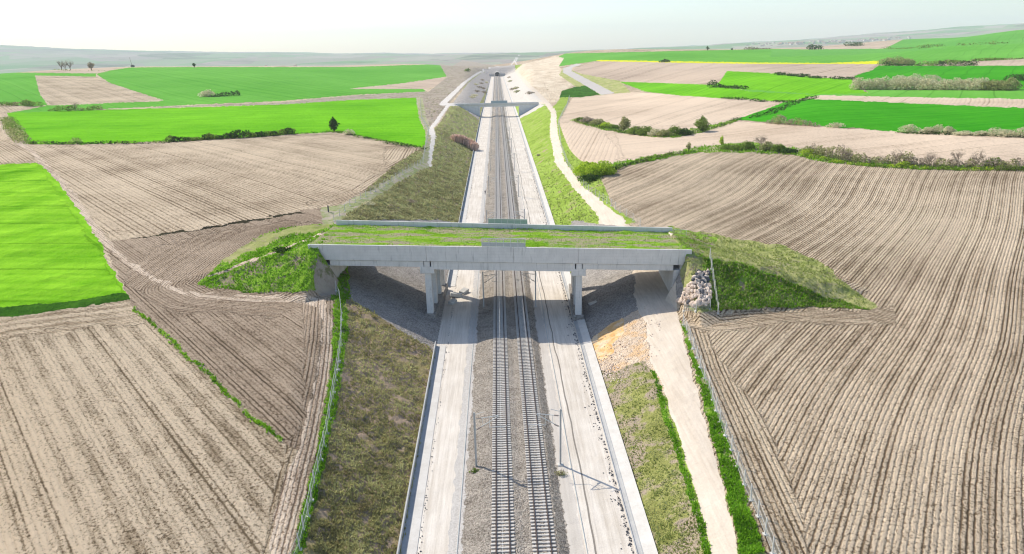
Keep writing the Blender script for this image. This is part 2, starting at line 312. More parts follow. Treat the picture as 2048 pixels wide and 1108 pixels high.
fld('ploughed_field','wide tan ploughed field in front of the dark hedge row on the left','soilB',.05,[(60,291),(170,290),(300,289),(343,287),(515,276),(583,270),(660,267),(730,277),(845,298),(836,330),(800,350),(740,385),(690,410),(640,416),(560,430),(420,455),(280,474),(225,479),(190,440),(150,385),(110,345),(80,315)])
fld('ploughed_field','small pale soil field with tracks at the left edge','soilB',.04,[(-900,236),(0,226),(60,213),(90,214),(14,228),(8,245),(22,285),(60,298),(76,325),(0,329),(-900,334)])
fld('green_field','vivid green field with the dark upright tree on its front edge','greenD',.08,[(14,226),(103,222),(309,217),(566,209),(700,200),(832,195),(838,235),(850,262),(852,285),(845,296),(780,284),(730,274),(679,264),(583,268),(515,273),(343,283),(165,288),(57,288),(30,262)])
fld('green_field','narrow green strip above the pale earth bank on the left','greenF',.05,[(40,222),(90,212),(103,211),(326,202),(480,189),(700,177),(845,177),(853,183),(720,189),(560,202),(309,213),(200,219),(14,226)])
fld('earth_bank','pale bare earth bank between two green fields on the left','dirtslope',.1,[(315,216),(330,213),(560,206),(640,197),(720,190),(853,183),(862,188),(834,195),(700,200),(566,209),(400,213)])
fld('ploughed_field','thin brown strip below the long green ridge field','soilF',.0,[(740,174),(800,167),(894,154),(880,170),(850,178),(700,178)])
fld('green_field','long green ridge field with the lone small tree on the skyline','greenF',.0,[(192,148),(225,140),(261,135),(377,134),(500,134),(700,134),(879,128),(896,153),(800,167),(700,177),(480,190),(336,202),(326,203),(220,166)])
fld('ploughed_field','striped tan rectangle enclosed by green fields on the far left','soilB',.0,[(70,151),(192,153),(220,166),(329,201),(103,211),(79,187)])
fld('green_field','green field at the left edge beside the striped tan rectangle','greenF',.0,[(-900,152),(0,144.5),(192,147),(192,153),(70,151),(79,187),(96,211),(60,213),(0,207),(-900,214)])
fld('ploughed_field','lilac tan field behind the bare trees on the far left','soilF',.0,[(-900,141),(0,140),(66,139),(72,127),(215,132),(240,136),(225,140),(192,147),(0,144.5),(-900,152)])
fld('green_field','pale green patch behind the bare trees at the left edge','greenG',.0,[(-900,126),(0,126),(60,128),(66,139),(0,140),(-900,141)])
fld('green_field','small green fields beside the earth slope left of the tunnel','greenG',.0,[(800,126),(880,118),(925,118),(945,127),(935,140),(905,132),(879,128)])
fld('ploughed_field','reddish brown strip on the far left ridge','soilF',.0,[(640,134),(640,126),(760,124),(812,122),(812,128),(700,134)])
# right side
fld('ploughed_field','pale tan slope with no furrows in front of the hedge on the right','soilP',.04,[(1118,243),(1145,244),(1205,262),(1260,268),(1345,274),(1390,268),(1470,241),(1700,258),(2048,275),(3200,330),(3200,380),(2048,335),(1828,333),(1640,314),(1588,302),(1500,288),(1400,294),(1250,322),(1165,345),(1140,334),(1118,290)])
fld('ploughed_field','pinkish tan field behind the row of green bushes on the right','soilP',.03,[(1118,243),(1136,211),(1146,195),(1200,191),(1263,184),(1348,189),(1420,195),(1580,201),(1520,222),(1468,239),(1390,268),(1345,274),(1260,268),(1205,262),(1145,244)])
fld('green_field','dark green broad field on the right with shrubs on its front edge','greenK',.05,[(1468,239),(1520,222),(1580,201),(1622,198),(2048,216),(3200,262),(3200,320),(2048,271),(1811,264),(1657,253)])
fld('ploughed_field','thin pale tan strip between two green fields on the right','soilP',.0,[(1622,198),(1640,190),(1800,194),(2048,198),(3200,230),(3200,262),(2048,216)])
fld('green_field','light green strip in front of the pale thicket','greenF',.04,[(1441,170),(1485,175),(1633,187),(1736,185),(1720,170),(1800,178),(2048,177),(3200,190),(3200,230),(2048,198),(1800,194),(1640,190),(1580,202),(1560,196)])
fld('green_field','green field wedge beside the pale road on the far right bank','greenD',.04,[(1236,163),(1380,168),(1437,170),(1500,183),(1600,188),(1632,190),(1578,203),(1420,195),(1348,190),(1290,183)])
fld('green_field','humped bright green field left of the pale thicket','greenD',.04,[(1454,142),(1554,147),(1640,155),(1703,158),(1708,170),(1736,186),(1633,189),(1485,178),(1425,171),(1441,162)])
fld('ploughed_field','brown tan field below the yellow rapeseed strip','soilF',.0,[(1165,131),(1200,123),(1330,124),(1500,127),(1755,128),(1735,140),(1708,152),(1703,158),(1640,155),(1554,147),(1454,142),(1437,165),(1380,168),(1236,163),(1160,146),(1143,140)])
fld('green_field','green field behind the pale thicket','greenK',.0,[(1757,131),(1897,132),(2048,131),(3200,140),(3200,190),(2048,177),(1800,178),(1720,170),(1708,152),(1745,140)])
fld('ploughed_field','tan sliver at the right edge above the thicket','soilF',.0,[(1830,131),(1897,124),(2048,118),(3200,100),(3200,140),(2048,131)])
fld('green_field','long bright green field above the yellow strip','greenF',.0,[(1095,124),(1130,107),(1348,102),(1540,98),(1650,97),(1770,97),(2048,87),(3200,60),(3200,100),(2048,118),(1900,124),(1830,131),(1755,128),(1500,126),(1330,123),(1200,121),(1150,128),(1115,133)])
fld('green_field','bluish green panel inside the long bright field','greenG',.0,[(1541,114),(1544,99),(1650,97),(1770,97),(1900,96),(1700,110)])
fld('rapeseed_strip','thin yellow strip of flowering rapeseed','yellow',.0,[(1190,121),(1200,119.8),(1330,122),(1500,124.8),(1660,125.8),(1757,121.5),(1757,128),(1500,127.6),(1330,125),(1200,122.5)])
fld('ploughed_field','tan field below the distant white village','soilF',.0,[(1495,97),(1560,92),(1691,81),(1806,78),(1825,85),(1770,97),(1622,99)])
fld('green_field','grey green hillside in the top right corner','greenG',.0,[(1770,97),(1806,79),(1950,59),(2048,56),(3200,20),(3200,60),(2048,87)])
CUT_AT=len(E_)
# sides of the cutting and what lies along it
fld('earth_slope','eroded tan slope with shrubs left of the far bridge and tunnel','dirtslope',.3,[(838,196),(862,180),(894,154),(879,128),(905,132),(925,120),(1000,133),(985,141),(963,142),(937,163),(900,206),(862,262),(850,262),(842,232)])
fld('grass_verge','pale grass verge beside the fence left of the cutting','palegrass',.12,[(640,418),(690,405),(745,378),(800,345),(838,325),(850,300),(852,262),(838,235),(832,195),(845,195),(852,235),(866,262),(862,332),(800,362),(765,388),(700,425),(672,446),(645,450)])
fld('dirt_path','thin pale dirt path running down to the cutting on the left','roadF',.0,[(896,206),(902,208),(868,256),(872,272),(863,332),(856,332),(862,272),(855,262),(862,252)])
fld('access_road','pale access road along the top of the left tunnel cutting','roadF',.0,[(880,206),(893,207),(935,163),(960,146),(990,136),(1000,134),(998,132),(975,136),(952,146),(925,165)],[(880,206),(940,206),(945,213),(880,211)])
fld('sandy_slope','bare sandy slope right of the tunnel','sand',.35,[(1028,143),(1045,128),(1075,122),(1110,112),(1128,116),(1118,132),(1126,146),(1150,170),(1128,180),(1120,195),(1112,208),(1090,202),(1057,170)])
fld('grass_bank','dry olive bank between the pale road and the tan field','moundR',.2,[(1143,140),(1160,147),(1240,162),(1262,185),(1229,187),(1201,175),(1150,148)],[(1126,137),(1118,150),(1150,172),(1198,190),(1210,190),(1130,146)])
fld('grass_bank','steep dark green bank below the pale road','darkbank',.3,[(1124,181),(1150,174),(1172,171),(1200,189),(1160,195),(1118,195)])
fld('paved_road','pale paved road bending away on the right of the tunnel','roadG',.0,[(1126,137),(1153,127),(1164,129),(1145,135),(1143,142),(1229,186),(1203,190),(1126,145)])
fld('grass_bank','light green grass between the access road and the furrows on the right','slopeR',.15,[(1112,208),(1122,194),(1140,194),(1134,212),(1118,240),(1120,285),(1138,332),(1180,382),(1272,446),(1225,446),(1153,372),(1119,327),(1104,266),(1104,215)])
fld('access_road','winding pale dirt access road beyond the overpass on the right','road',.03,[(1028,144),(1034,142),(1062,170),(1098,204),(1112,222),(1116,266),(1128,320),(1165,372),(1225,420),(1262,452),(1200,452),(1196,430),(1146,374),(1110,325),(1099,266),(1102,225),(1086,204),(1053,171)],[(1038,201),(1095,200),(1095,208),(1060,207),(1038,205)])
fld('distant_road','pale twin lines of road running away over the plain behind the tunnel','roadF',.0,[(1021,130),(1024,130),(1037,110),(1036,110)],[(1029,124),(1033,130),(1035,130),(1032,124),(1040,110),(1039,110)])
fld('stone_pitching','grey stone pitching on the left side of the tunnel cutting','conc_slope',.08,[(906,206),(937,165),(963,145),(985,142),(986,152),(960,206)],[(915,207),(962,207),(958,240)])
fld('stone_pitching','sun-painted stone pitching on the right side of the tunnel cutting','conc_slope_sun',.08,[(1008,152),(1012,143),(1029,143),(1053,171),(1086,204),(1020,206)],[(1038,207),(1075,206),(1090,210),(1040,238)])
fld('stone_pitching','mauve grey stone face above the tunnel mouth','conc_slope',.08,[(968,141),(985,134),(1030,130),(1031,143),(1008,152),(985,152)])
fld('grass_verge','lush green verge under the near left fence','verge',.22,[(570,1160),(585,1108),(612,1000),(640,880),(660,760),(667,690),(670,592),(690,592),(697,640),(690,720),(665,860),(640,960),(603,1108),(590,1160)])
fld('gravel_slope','grey gravel slope under the left span of the overpass','gravel',.07,[(668,440),(668,566),(667,582),(690,590),(777,646),(866,702),(905,702),(905,440)])
fld('gravel_slope','grey gravel slope under the right span of the overpass','gravel',.07,[(1140,440),(1385,470),(1372,600),(1290,608),(1240,640),(1172,694),(1140,694)])
fld('earth_slope','crumbling pale earth slope right of the track below the overpass','orange',.16,[(1160,700),(1172,692),(1240,640),(1290,608),(1325,610),(1330,800),(1215,790),(1190,742),(1165,700)])
fld('earth_slope','bright orange patch of earth beside the white ditch bank','orange2',.16,[(1168,692),(1190,672),(1215,652),(1240,636),(1250,642),(1246,664),(1222,690),(1228,706),(1205,722),(1184,716)])
fld('grass_slope','pale green grass slope between the ditch and the near dirt road','slopeRn',.2,[(1190,742),(1215,748),(1245,735),(1275,726),(1292,722),(1345,860),(1430,1160),(1320,1160),(1305,1108),(1250,940)])
fld('grass_verge','dark green tuft line along the left edge of the near dirt road','verge',.2,[(1300,738),(1308,742),(1326,790),(1350,868),(1380,960),(1422,1108),(1438,1160),(1428,1160),(1410,1108),(1370,960),(1340,870),(1316,800)])
fld('dirt_road','pale dirt road running through the right span of the overpass','road',.05,[(1275,455),(1268,560),(1272,612),(1290,650),(1300,720),(1325,775),(1352,855),(1384,960),(1424,1108),(1440,1160),(1500,1160),(1478,1108),(1442,960),(1412,855),(1385,745),(1362,655),(1352,610),(1350,560),(1345,455)])
fld('grass_verge','lush green verge between the near dirt road and the right fence','verge',.25,[(1362,640),(1370,650),(1388,700),(1416,770),(1445,850),(1480,960),(1530,1108),(1550,1160),(1504,1160),(1482,1108),(1447,960),(1418,855),(1394,750),(1368,665)])
fld('embankment','grassy left approach embankment of the overpass','moundgrass',.28,[(398,566),(410,552),(440,530),(480,500),(520,474),(560,456),(640,448),(700,446),(700,600),(664,600),(662,588),(640,578),(560,584),(480,583),(420,575)])
fld('embankment','grassy right approach embankment of the overpass','moundR',.28,[(1340,452),(1375,462),(1410,464),(1480,478),(1560,490),(1642,525),(1700,575),(1758,614),(1742,620),(1600,614),(1500,616),(1440,622),(1400,626),(1372,612)])
fld('embankment','green shoulder where the deck grass meets the right embankment','moundgrass',.2,[(1335,452),(1390,464),(1440,474),(1425,495),(1400,512),(1372,520)])
fld('worn_path','worn earth path climbing over the left approach embankment','tracks',.1)
fld('grass_patch','dry pale grass on the far shoulder of the left embankment','moundR',.2,[(438,524),(480,497),(530,470),(600,452),(668,446),(650,458),(560,476),(500,504),(462,528)])
fld('earth_slope','bare dark earth beside the left abutment','dirtslope',.12,[(632,520),(628,580),(640,590),(672,592),(672,548),(650,535)])
fld('grass_bank','shaded grassy edge of the bright green field at the left','darkbank',.3,[(-900,676),(-900,705),(0,636),(150,616),(258,598),(255,588),(240,586),(150,600),(0,616)])  # front edge shade painted as a darker green band; no ledge modelled
fld('grass_slope','shaded lush green flank of the right approach embankment','moundgrass',.3,[(1405,512),(1440,520),(1500,530),(1600,575),(1690,608),(1742,620),(1600,614),(1500,616),(1440,622),(1415,620)])
fld('field_balk','narrow green grass balk dividing the brown field at lower left','verge',.3)
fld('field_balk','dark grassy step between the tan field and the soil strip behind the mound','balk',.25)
fld('field_balk','green field margin with bushes in front of the ribbed field on the right','verge',.25,[(1160,352),(1170,338),(1250,322),(1330,308),(1400,292),(1500,284),(1600,298),(1650,308),(1828,330),(2048,333),(3200,380),(3200,386),(2048,340),(1828,338),(1725,332),(1640,322),(1588,310),(1495,305),(1400,305),(1330,316),(1250,332),(1180,360)])
fld('field_balk','weedy margin under the row of green bushes on the right','verge',.2,[(1140,240),(1150,236),(1250,256),(1345,262),(1400,256),(1470,238),(1478,240),(1400,266),(1345,276),(1290,272),(1205,260)])
fld('wheel_tracks','pale wheel tracks curving past the left mound and along the fence','tracks',.06)
fld('dirt_track','pale winding farm track between the green and tan fields on the left','tracks',.05)
LINES={'worn earth path climbing over the left approach embankment':([(415,552),(450,540),(500,521),(560,500),(620,478),(668,461),(720,455)],[3,3,3.5,3,3,2.4,2],3),
 'narrow green grass balk dividing the brown field at lower left':([(268,620),(300,645),(330,668),(362,700),(400,733),(436,770),(470,800),(500,830),(530,855),(566,882)],[2,3,2.5,3.5,4,4,3.4,4,3.4,2],5),
 'dark grassy step between the tan field and the soil strip behind the mound':([(265,476),(330,469),(400,458),(470,447),(560,431),(610,425)],[1.4,1.7,2,2,1.6,1.2],1.2),
 'pale wheel tracks curving past the left mound and along the fence':([(300,555),(345,575),(400,592),(500,597),(600,597),(640,606),(655,640),(652,700),(640,780),(622,860),(590,960),(556,1108),(545,1160)],[5,6,7,7,9,12,14,14,18,22,24,26,26],5),
 'pale winding farm track between the green and tan fields on the left':([(0,245),(20,275),(62,300),(90,330),(122,362),(155,405),(185,450),(212,487),(250,520),(300,553)],[7,7,5,6,7,8,8,7,6,5],3)}
def inpoly(P,poly):
    x,y=P[:,0],P[:,1]; pl=np.array(poly,float); ins=np.zeros(len(x),bool); j=len(pl)-1
    bb=(x>=pl[:,0].min())&(x<=pl[:,0].max())&(y>=pl[:,1].min())&(y<=pl[:,1].max()); id_=np.where(bb)[0]; X,Y=x[id_],y[id_]; r=np.zeros(len(id_),bool)
    for i in range(len(pl)):
        xi,yi=pl[i]; xj,yj=pl[j]
        if yi!=yj:
            c=((yi>Y)!=(yj>Y)); r^=c&(X<(xj-xi)*(Y-yi)/(yj-yi)+xi)
        j=i
    ins[id_]=r; return ins
def seg_dist(P,line):
    """distance and arc position along a polyline"""
    best=np.full(len(P),1e9); pos=np.zeros(len(P)); s=0
    for k in range(len(line)-1):
        a=np.array(line[k][:2],float); b=np.array(line[k+1][:2],float); d=b-a; L=np.hypot(*d)
        t=np.clip(((P-a)@d)/(L*L),0,1); q=np.hypot(P[:,0]-a[0]-t*d[0],P[:,1]-a[1]-t*d[1]); mm=q<best; best[mm]=q[mm]; pos[mm]=(k+t)[mm]; s+=L
    return best,pos
STEP=1.25*QUAL
# fan grid around the camera's foot: cells about one pixel across on flat ground
ys=[43.]
while ys[-1]<13500:
    y=ys[-1]; px_per_m=F*CAM[2]/(y*y*.95+ 52*52*.9)
    dy=min(STEP/px_per_m,.0065*QUAL*y) if y<2600 else .02*y
    if y<56: dy=1.0
    ys.append(y+dy)
ys=np.array(ys)
t0=math.tan(YAW); ts=np.concatenate([t0-np.linspace(1.5,.82,60)[:-1],np.linspace(t0-.82,t0+.82,int(1.64*F/ (STEP*1.05))),t0+np.linspace(.82,1.5,60)[1:]])
NY,NX=len(ys),len(ts)
Yg,Tg=np.meshgrid(ys,ts,indexing='ij'); Xg=CAM[0]+(Yg*.985+6)*Tg
Zg=np.empty_like(Xg)
for i in range(0,NY,64): Zg[i:i+64]=height(Xg[i:i+64],Yg[i:i+64])
print('grid',NY,NX,NY*NX)
fx=(Xg[:-1,:-1]+Xg[1:,1:])*.5; fy=(Yg[:-1,:-1]+Yg[1:,1:])*.5; fz=(Zg[:-1,:-1]+Zg[1:,1:])*.5
PF=proj(np.stack([fx,fy,fz],-1)).reshape(-1,2)
# edges are ragged, not ruled
wx,wy=fx.ravel(),fy.ravel()
jit=fbm(wx/3.,wy/3.,3); jit2=fbm(wx/3.+50,wy/3.+9,3); am=np.clip(500/wy,.6,3.2)
PJ=PF+np.stack([jit*am*2.6,jit2*am*1.7],-1)
cls=np.full(len(wx),-1)
def paint(k,polys):
    for pl in polys: cls[inpoly(PJ,pl)]=k
FARC=len(E_); SLC=FARC+1; SRC=FARC+2; SLN=FARC+3; FORM=FARC+4
fld('far_plain','hazy patchwork plain and hills on the horizon','plain',.0)
fld('cutting_slope','long olive dry grass slope left of the tracks beyond the overpass','slopeL2',.28)
fld('cutting_slope','long lime green grass slope right of the tracks beyond the overpass','slopeR',.2)
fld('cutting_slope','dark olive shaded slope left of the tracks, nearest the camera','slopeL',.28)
fld('railway_formation','pale dusty railway bed between the two drains','formation',.03)
for k in range(CUT_AT): paint(k,E_[k][4])
cls[(wy>1950)&(wx<0)]=FARC; cls[(wy>2700)]=FARC
incut=((wx>XR(wy))&(fz.ravel()<natural(wx,wy)-.25)&(wx<XR(wy)+45)); cls[incut&(wy<1900)]=SRC
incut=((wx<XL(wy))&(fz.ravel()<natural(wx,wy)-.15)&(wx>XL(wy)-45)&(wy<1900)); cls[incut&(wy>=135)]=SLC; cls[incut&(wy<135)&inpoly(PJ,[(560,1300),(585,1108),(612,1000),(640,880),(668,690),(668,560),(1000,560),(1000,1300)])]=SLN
olive=inpoly(PJ,[(672,448),(700,425),(765,388),(800,362),(862,332),(866,262),(905,212),(965,212),(935,448)]); cls[olive&(wx<XL(wy))]=SLC
for k in range(CUT_AT,FARC):
    n_,l_,m_,d_,pl=E_[k]
    if l_ in LINES:
        ln,wd,_=LINES[l_]; near=(PJ[:,0]>-60)&(PJ[:,0]<700); ii=np.where(near)[0]; dd,ps=seg_dist(PJ[ii],ln); wv=np.interp(ps,range(len(wd)),wd); cls[ii[dd<wv*(.8+.5*jit2[ii])]]=k
    else: paint(k,pl)
form=(wx>XL(wy))&(wx<XR(wy))&(wy<1669); cls[form]=FORM
cls=cls.reshape(NY-1,NX-1)
# furrow coordinate
VX,VY=Xg.ravel(),Yg.ravel()
PV=proj(np.stack([Xg,Yg,Zg],-1)).reshape(-1,2)
def dircoord(deg,x,y): a=R(deg); return x*math.cos(a)-y*math.sin(a)
wv=fbm(VX/95.,VY/95.,2)*8
PZ=PV+np.stack([fbm(VX/4.,VY/4.,3),fbm(VX/4.+9,VY/4.,3)],-1)*np.clip(2200/VY,2,20)[:,None]
FC=np.where(VX<0,dircoord(-41,VX,VY),dircoord(38,VX,VY)+wv)
def wline(pts): return [tuple(ground(u,v)[:2]) for u,v in pts]
def zone(poly,line=None,deg=None,mirror=1.):
    s=np.where(inpoly(PZ,poly))[0]
    if line is not None: FC[s]=seg_dist(np.stack([VX[s],VY[s]],-1),line)[0]*mirror
    else: FC[s]=dircoord(deg,VX[s],VY[s])
FL=wline([(585,1108),(612,1000),(640,880),(660,760),(667,690),(668,600)])
FR=wline([(1545,1108),(1488,960),(1445,850),(1400,740),(1376,660),(1368,625)])
zone([(520,1160),(520,1108),(548,1000),(566,890),(600,860),(610,640),(600,610),(560,600),(690,590),(697,640),(655,960),(600,1160)],FL)
zone([(1370,625),(1395,640),(1440,720),(1500,800),(1560,900),(1590,1000),(1640,1160),(1540,1160),(1480,960),(1400,760)],FR)
mo=wline([(1372,622),(1440,628),(1500,622),(1600,620),(1745,626),(1800,640)])
zone([(1372,622),(1440,628),(1500,622),(1600,620),(1745,622),(1790,612),(1800,650),(1600,650),(1385,662)],mo)
ml=wline([(640,590),(560,592),(480,590),(420,584),(385,566),(420,535),(470,500),(520,470),(580,452)])
zone([(600,600),(560,632),(400,628),(300,600),(250,560),(300,500),(400,470),(580,440),(640,445),(640,600)],ml)
zone([(0,632),(150,612),(262,600),(300,640),(150,660),(0,676),(-600,700),(-600,660)],wline([(-600,665),(0,632),(150,612),(262,600)]))
bl=wline([(60,291),(343,287),(583,270),(660,267),(730,277),(845,298),(836,330),(800,350),(740,385),(640,416)])
zone([(770,292),(850,296),(838,332),(800,352),(740,388),(640,420),(610,410),(700,380),(770,340)],bl[5:])
zone([(1118,243),(1145,244),(1205,262),(1240,300),(1230,330),(1165,345),(1140,334),(1118,290)],deg=12)
for k,(n_,l_,m_,d_,p_) in enumerate(E_):
    if m_ in('soilP',): pass
zone([(1230,262),(1470,241),(2048,275),(3200,330),(3200,380),(2048,333),(1500,286),(1400,292),(1250,322)],deg=84)
zone([(14,226),(832,195),(850,296),(660,267),(30,290)],deg=-80)
zone([(-900,334),(74,325),(257,595),(-900,700)],deg=-78)
zone([(1468,239),(1622,198),(3200,262),(3200,320),(2048,271)],deg=86)
# surface relief: clods, tussocks, erosion
disp=np.zeros((NY-1,NX-1)); dl=np.array([e[3] for e in E_]); disp=dl[np.clip(cls,0,None)]
DV=np.zeros((NY,NX)); DV[:-1,:-1]=disp; DV[-1]=DV[-2]; DV[:,-1]=DV[:,-2]
fade=1-sm(500,1200,Yg)
rel=fbm(Xg/1.1,Yg/1.1,4)*1.3+fbm(Xg/6.,Yg/6.,3)*1.2
DV2=DV.copy(); DV2[1:]=np.minimum(DV2[1:],DV[:-1]); DV2[:,1:]=np.minimum(DV2[:,1:],DV[:,:-1])
Zg2=Zg+DV2*rel*fade*np.clip(Yg/120,1,3)**.6
# faint rills running down the far cutting sides
allv=np.stack([Xg,Yg,Zg2],-1).reshape(-1,3).astype(np.float32)
ids=np.arange(NY*NX).reshape(NY,NX); quads=np.stack([ids[:-1,:-1],ids[:-1,1:],ids[1:,1:],ids[1:,:-1]],-1).reshape(-1,4)
cf=cls.ravel(); SURF={}
def np_mesh(name,v,f,mat=None,smooth=True,parent=None,attrs=None):
    me=bpy.data.meshes.new(name); n=f.shape[1]
    me.vertices.add(len(v)); me.vertices.foreach_set('co',np.ascontiguousarray(v,dtype=np.float32).ravel())
    me.loops.add(f.size); me.loops.foreach_set('vertex_index',np.ascontiguousarray(f,dtype=np.int32).ravel())
    me.polygons.add(len(f)); me.polygons.foreach_set('loop_start',np.arange(0,f.size,n,dtype=np.int32))
    try: me.polygons.foreach_set('loop_total',np.full(len(f),n,dtype=np.int32))
    except Exception: pass
    if smooth: me.polygons.foreach_set('use_smooth',np.ones(len(f),bool))
    for k,a in (attrs or {}).items():
        at=me.attributes.new(k,'FLOAT','POINT'); at.data.foreach_set('value',np.ascontiguousarray(a,dtype=np.float32))
    me.update(calc_edges=True)
    if mat: me.materials.append(mat)
    o=bpy.data.objects.new(name,me); COL.objects.link(o)
    if parent: o.parent=parent
    return o
def tag(o,label=None,cat=None,group=None,kind=None):
    if label: o['label']=label
    if cat: o['category']=cat
    if group: o['group']=group
    if kind: o['kind']=kind
    return o
for k,(n_,l_,m_,d_,p_) in enumerate(E_):
    q=quads[cf==k]
    if len(q)<3: print('empty region',l_); continue
    used,inv=np.unique(q,return_inverse=True); o=np_mesh(n_,allv[used],inv.reshape(-1,4),M[m_],True,attrs={'fc':FC[used]})
    tag(o,l_,n_.replace('_',' '),kind='structure'); SURF[l_]=o
def tz(x,y):
    """height of the finished ground surface"""
    return hz(x,y)
# ------------------------------------------------------------------ object helpers
class MB:
    def __init__(s): s.v=[];s.f=[]
    def add(s,v,f):
        b=len(s.v); s.v+= [tuple(map(float,p)) for p in v]; s.f+=[tuple(b+i for i in q) for q in f]; return s
    def box(s,x0,x1,y0,y1,z0,z1,fn=None):
        v=[(x,y,z) for z in (z0,z1) for x,y in ((x0,y0),(x1,y0),(x1,y1),(x0,y1))]
        if fn: v=[fn(p) for p in v]
        return s.add(v,[(3,2,1,0),(4,5,6,7),(0,1,5,4),(1,2,6,5),(2,3,7,6),(3,0,4,7)])
    def tube(s,a,b,r0,r1=None,n=6):
        r1=r0 if r1 is None else r1; a=Vector(a);b=Vector(b);d=(b-a).normalized(); u=d.orthogonal().normalized(); w_=d.cross(u)
        v=[];
        for c,r in ((a,r0),(b,r1)):
            for i in range(n): t=2*math.pi*i/n; v.append(c+u*math.cos(t)*r+w_*math.sin(t)*r)
        f=[(i,(i+1)%n,n+(i+1)%n,n+i) for i in range(n)]+[tuple(range(n-1,-1,-1)),tuple(range(n,2*n))]
        return s.add(v,f)
    def prism(s,prof,y0,y1,fn=None):
        """profile in x,z pushed along y"""
        n=len(prof); v=[(x,y,z) for y in (y0,y1) for x,z in prof]
        if fn: v=[fn(p) for p in v]
        return s.add(v,[(i,(i+1)%n,n+(i+1)%n,n+i) for i in range(n)]+[tuple(range(n-1,-1,-1)),tuple(range(n,2*n))])
    def sweep(s,prof,path):
        """profile in x,z carried along path of (x,y,z)"""
        n=len(prof); v=[(p[0]+x,p[1],p[2]+z) for p in path for x,z in prof]; f=[]
        for k in range(len(path)-1):
            for i in range(n): f.append((k*n+i,k*n+(i+1)%n,(k+1)*n+(i+1)%n,(k+1)*n+i))
        f+= [tuple(range(n-1,-1,-1)),tuple((len(path)-1)*n+i for i in range(n))]
        return s.add(v,f)
    def build(s,name,mat=None,parent=None,smooth=False,bevel=0):
        me=bpy.data.meshes.new(name); me.from_pydata(s.v,[],s.f); bm=bmesh.new(); bm.from_mesh(me)
        bmesh.ops.recalc_face_normals(bm,faces=bm.faces)
        if bevel: bmesh.ops.bevel(bm,geom=bm.edges[:],offset=bevel,segments=1,affect='EDGES')
        bm.to_mesh(me); bm.free()
        if smooth:
            for p in me.polygons: p.use_smooth=True
        if mat: me.materials.append(mat)
        o=bpy.data.objects.new(name,me); COL.objects.link(o)
        if parent: o.parent=parent
        return o
def empty(name,loc=(0,0,0),rz=0.):
    o=bpy.data.objects.new(name,None); COL.objects.link(o); o.location=loc; o.rotation_euler=(0,0,rz); o.empty_display_size=.5; return o
def copy_tree(o,parent=None):
    c=o.copy(); COL.objects.link(c); c.parent=parent
    for ch in list(o.children): copy_tree(ch,c)
    return c
M['conc']=concrete('overpass concrete',(.66,.645,.615),(.84,.82,.785),stain=.7)
M['conc2']=concrete('pale concrete',(.56,.54,.50),(.76,.74,.70),False)
M['concw']=concrete('white concrete lining',(.60,.56,.50),(.78,.745,.69),False,stain=.2)
M['concd']=concrete('old concrete',(.42,.42,.41),(.60,.59,.57),False)
M['galv']=plain('galvanised steel',(.66,.66,.64),.5,.0)
M['galvd']=plain('weathered steel',(.62,.61,.59),.6,.0)
M['rust']=plain('rail rust',(.06,.038,.03),.9,0.)
M['railtop']=plain('rail head',(.16,.13,.12),.6,0.)
M['sleeper']=concrete('sleeper concrete',(.54,.50,.45),(.72,.68,.62),False,2.)
M['panelw']=plain('pale screen panel',(.52,.54,.52),.5)
M['panelg']=plain('green screen panel',(.40,.50,.43),.5)
M['dark']=plain('tunnel shade paint',(.02,.022,.03),.9)
M['insul']=plain('insulator',(.25,.16,.12),.4)
M['bark']=plain('bark',(.16,.12,.09),.9,0,.35)
M['barkp']=plain('pale bark',(.34,.27,.21),.9,0,.3)
M['ballast']=gravel('ballast',(.13,.105,.08),(.72,.64,.545),8.,.2)
g=G('wire mesh'); p=g.n('TexCoord').outputs['Object']
t=g.n('BsdfTransparent'); mx=g.n('MixShader'); wv_=g.noise(.6,2); g.l(g.map(wv_,.3,.7,.12,.26),mx.inputs[0]); g.l(t.outputs[0],mx.inputs[1]); g.l(g.b.outputs[0],mx.inputs[2]); g.l(mx.outputs[0],g.o.inputs[0]); M['mesh']=g.col((.62,.64,.62))
g=G('far wire mesh'); t=g.n('BsdfTransparent'); mx=g.n('MixShader'); mx.inputs[0].default_value=.05; g.l(t.outputs[0],mx.inputs[1]); g.l(g.b.outputs[0],mx.inputs[2]); g.l(mx.outputs[0],g.o.inputs[0]); M['mesh2']=g.col((.6,.62,.58))
g=G('pale rock'); M['rock']=g.col(g.ramp(g.noise(1.1,4),[(.25,(.50,.40,.32)),(.5,(.74,.60,.49)),(.75,(.88,.76,.65))])); 
M['rockd']=plain('dark rock',(.13,.13,.14),.9,0,.4)
# ------------------------------------------------------------------ railway
def belt(name,x_of,z_of,y0,y1,mat,label,cat,kind):
    yy=[y0]
    while yy[-1]<y1: y=yy[-1]; yy.append(min(y1,y+max(.1,min(STEP*.9*y*y/71000,.03*y))))
    yy=np.array(yy); xs=x_of; Y,X=np.meshgrid(yy,xs,indexing='ij'); Z=z_of(X,Y)
    n=len(xs); I=np.arange(len(yy)*n).reshape(len(yy),n); q=np.stack([I[:-1,:-1],I[:-1,1:],I[1:,1:],I[1:,:-1]],-1).reshape(-1,4)
    o=np_mesh(name,np.stack([X,Y,Z],-1).reshape(-1,3),q,M[mat],True); return tag(o,label,cat,kind=kind)
BT=.72
def bz(X,Y):
    e=np.interp(X+.12*fbm(Y/1.5,X,2),[-7.3,-6.7,-4.6,-3.9,3.85,4.9,5.5],[-.06,.02,BT-.12,BT,BT,.02,-.06])
    e=np.where(np.abs(X)<.7,e-.12*(1-np.abs(X)/.7),e)
    return e+.10*fbm(X/.28,Y/.28,3)*sm(0,.2,e+.1)*(1-sm(200,600,Y))
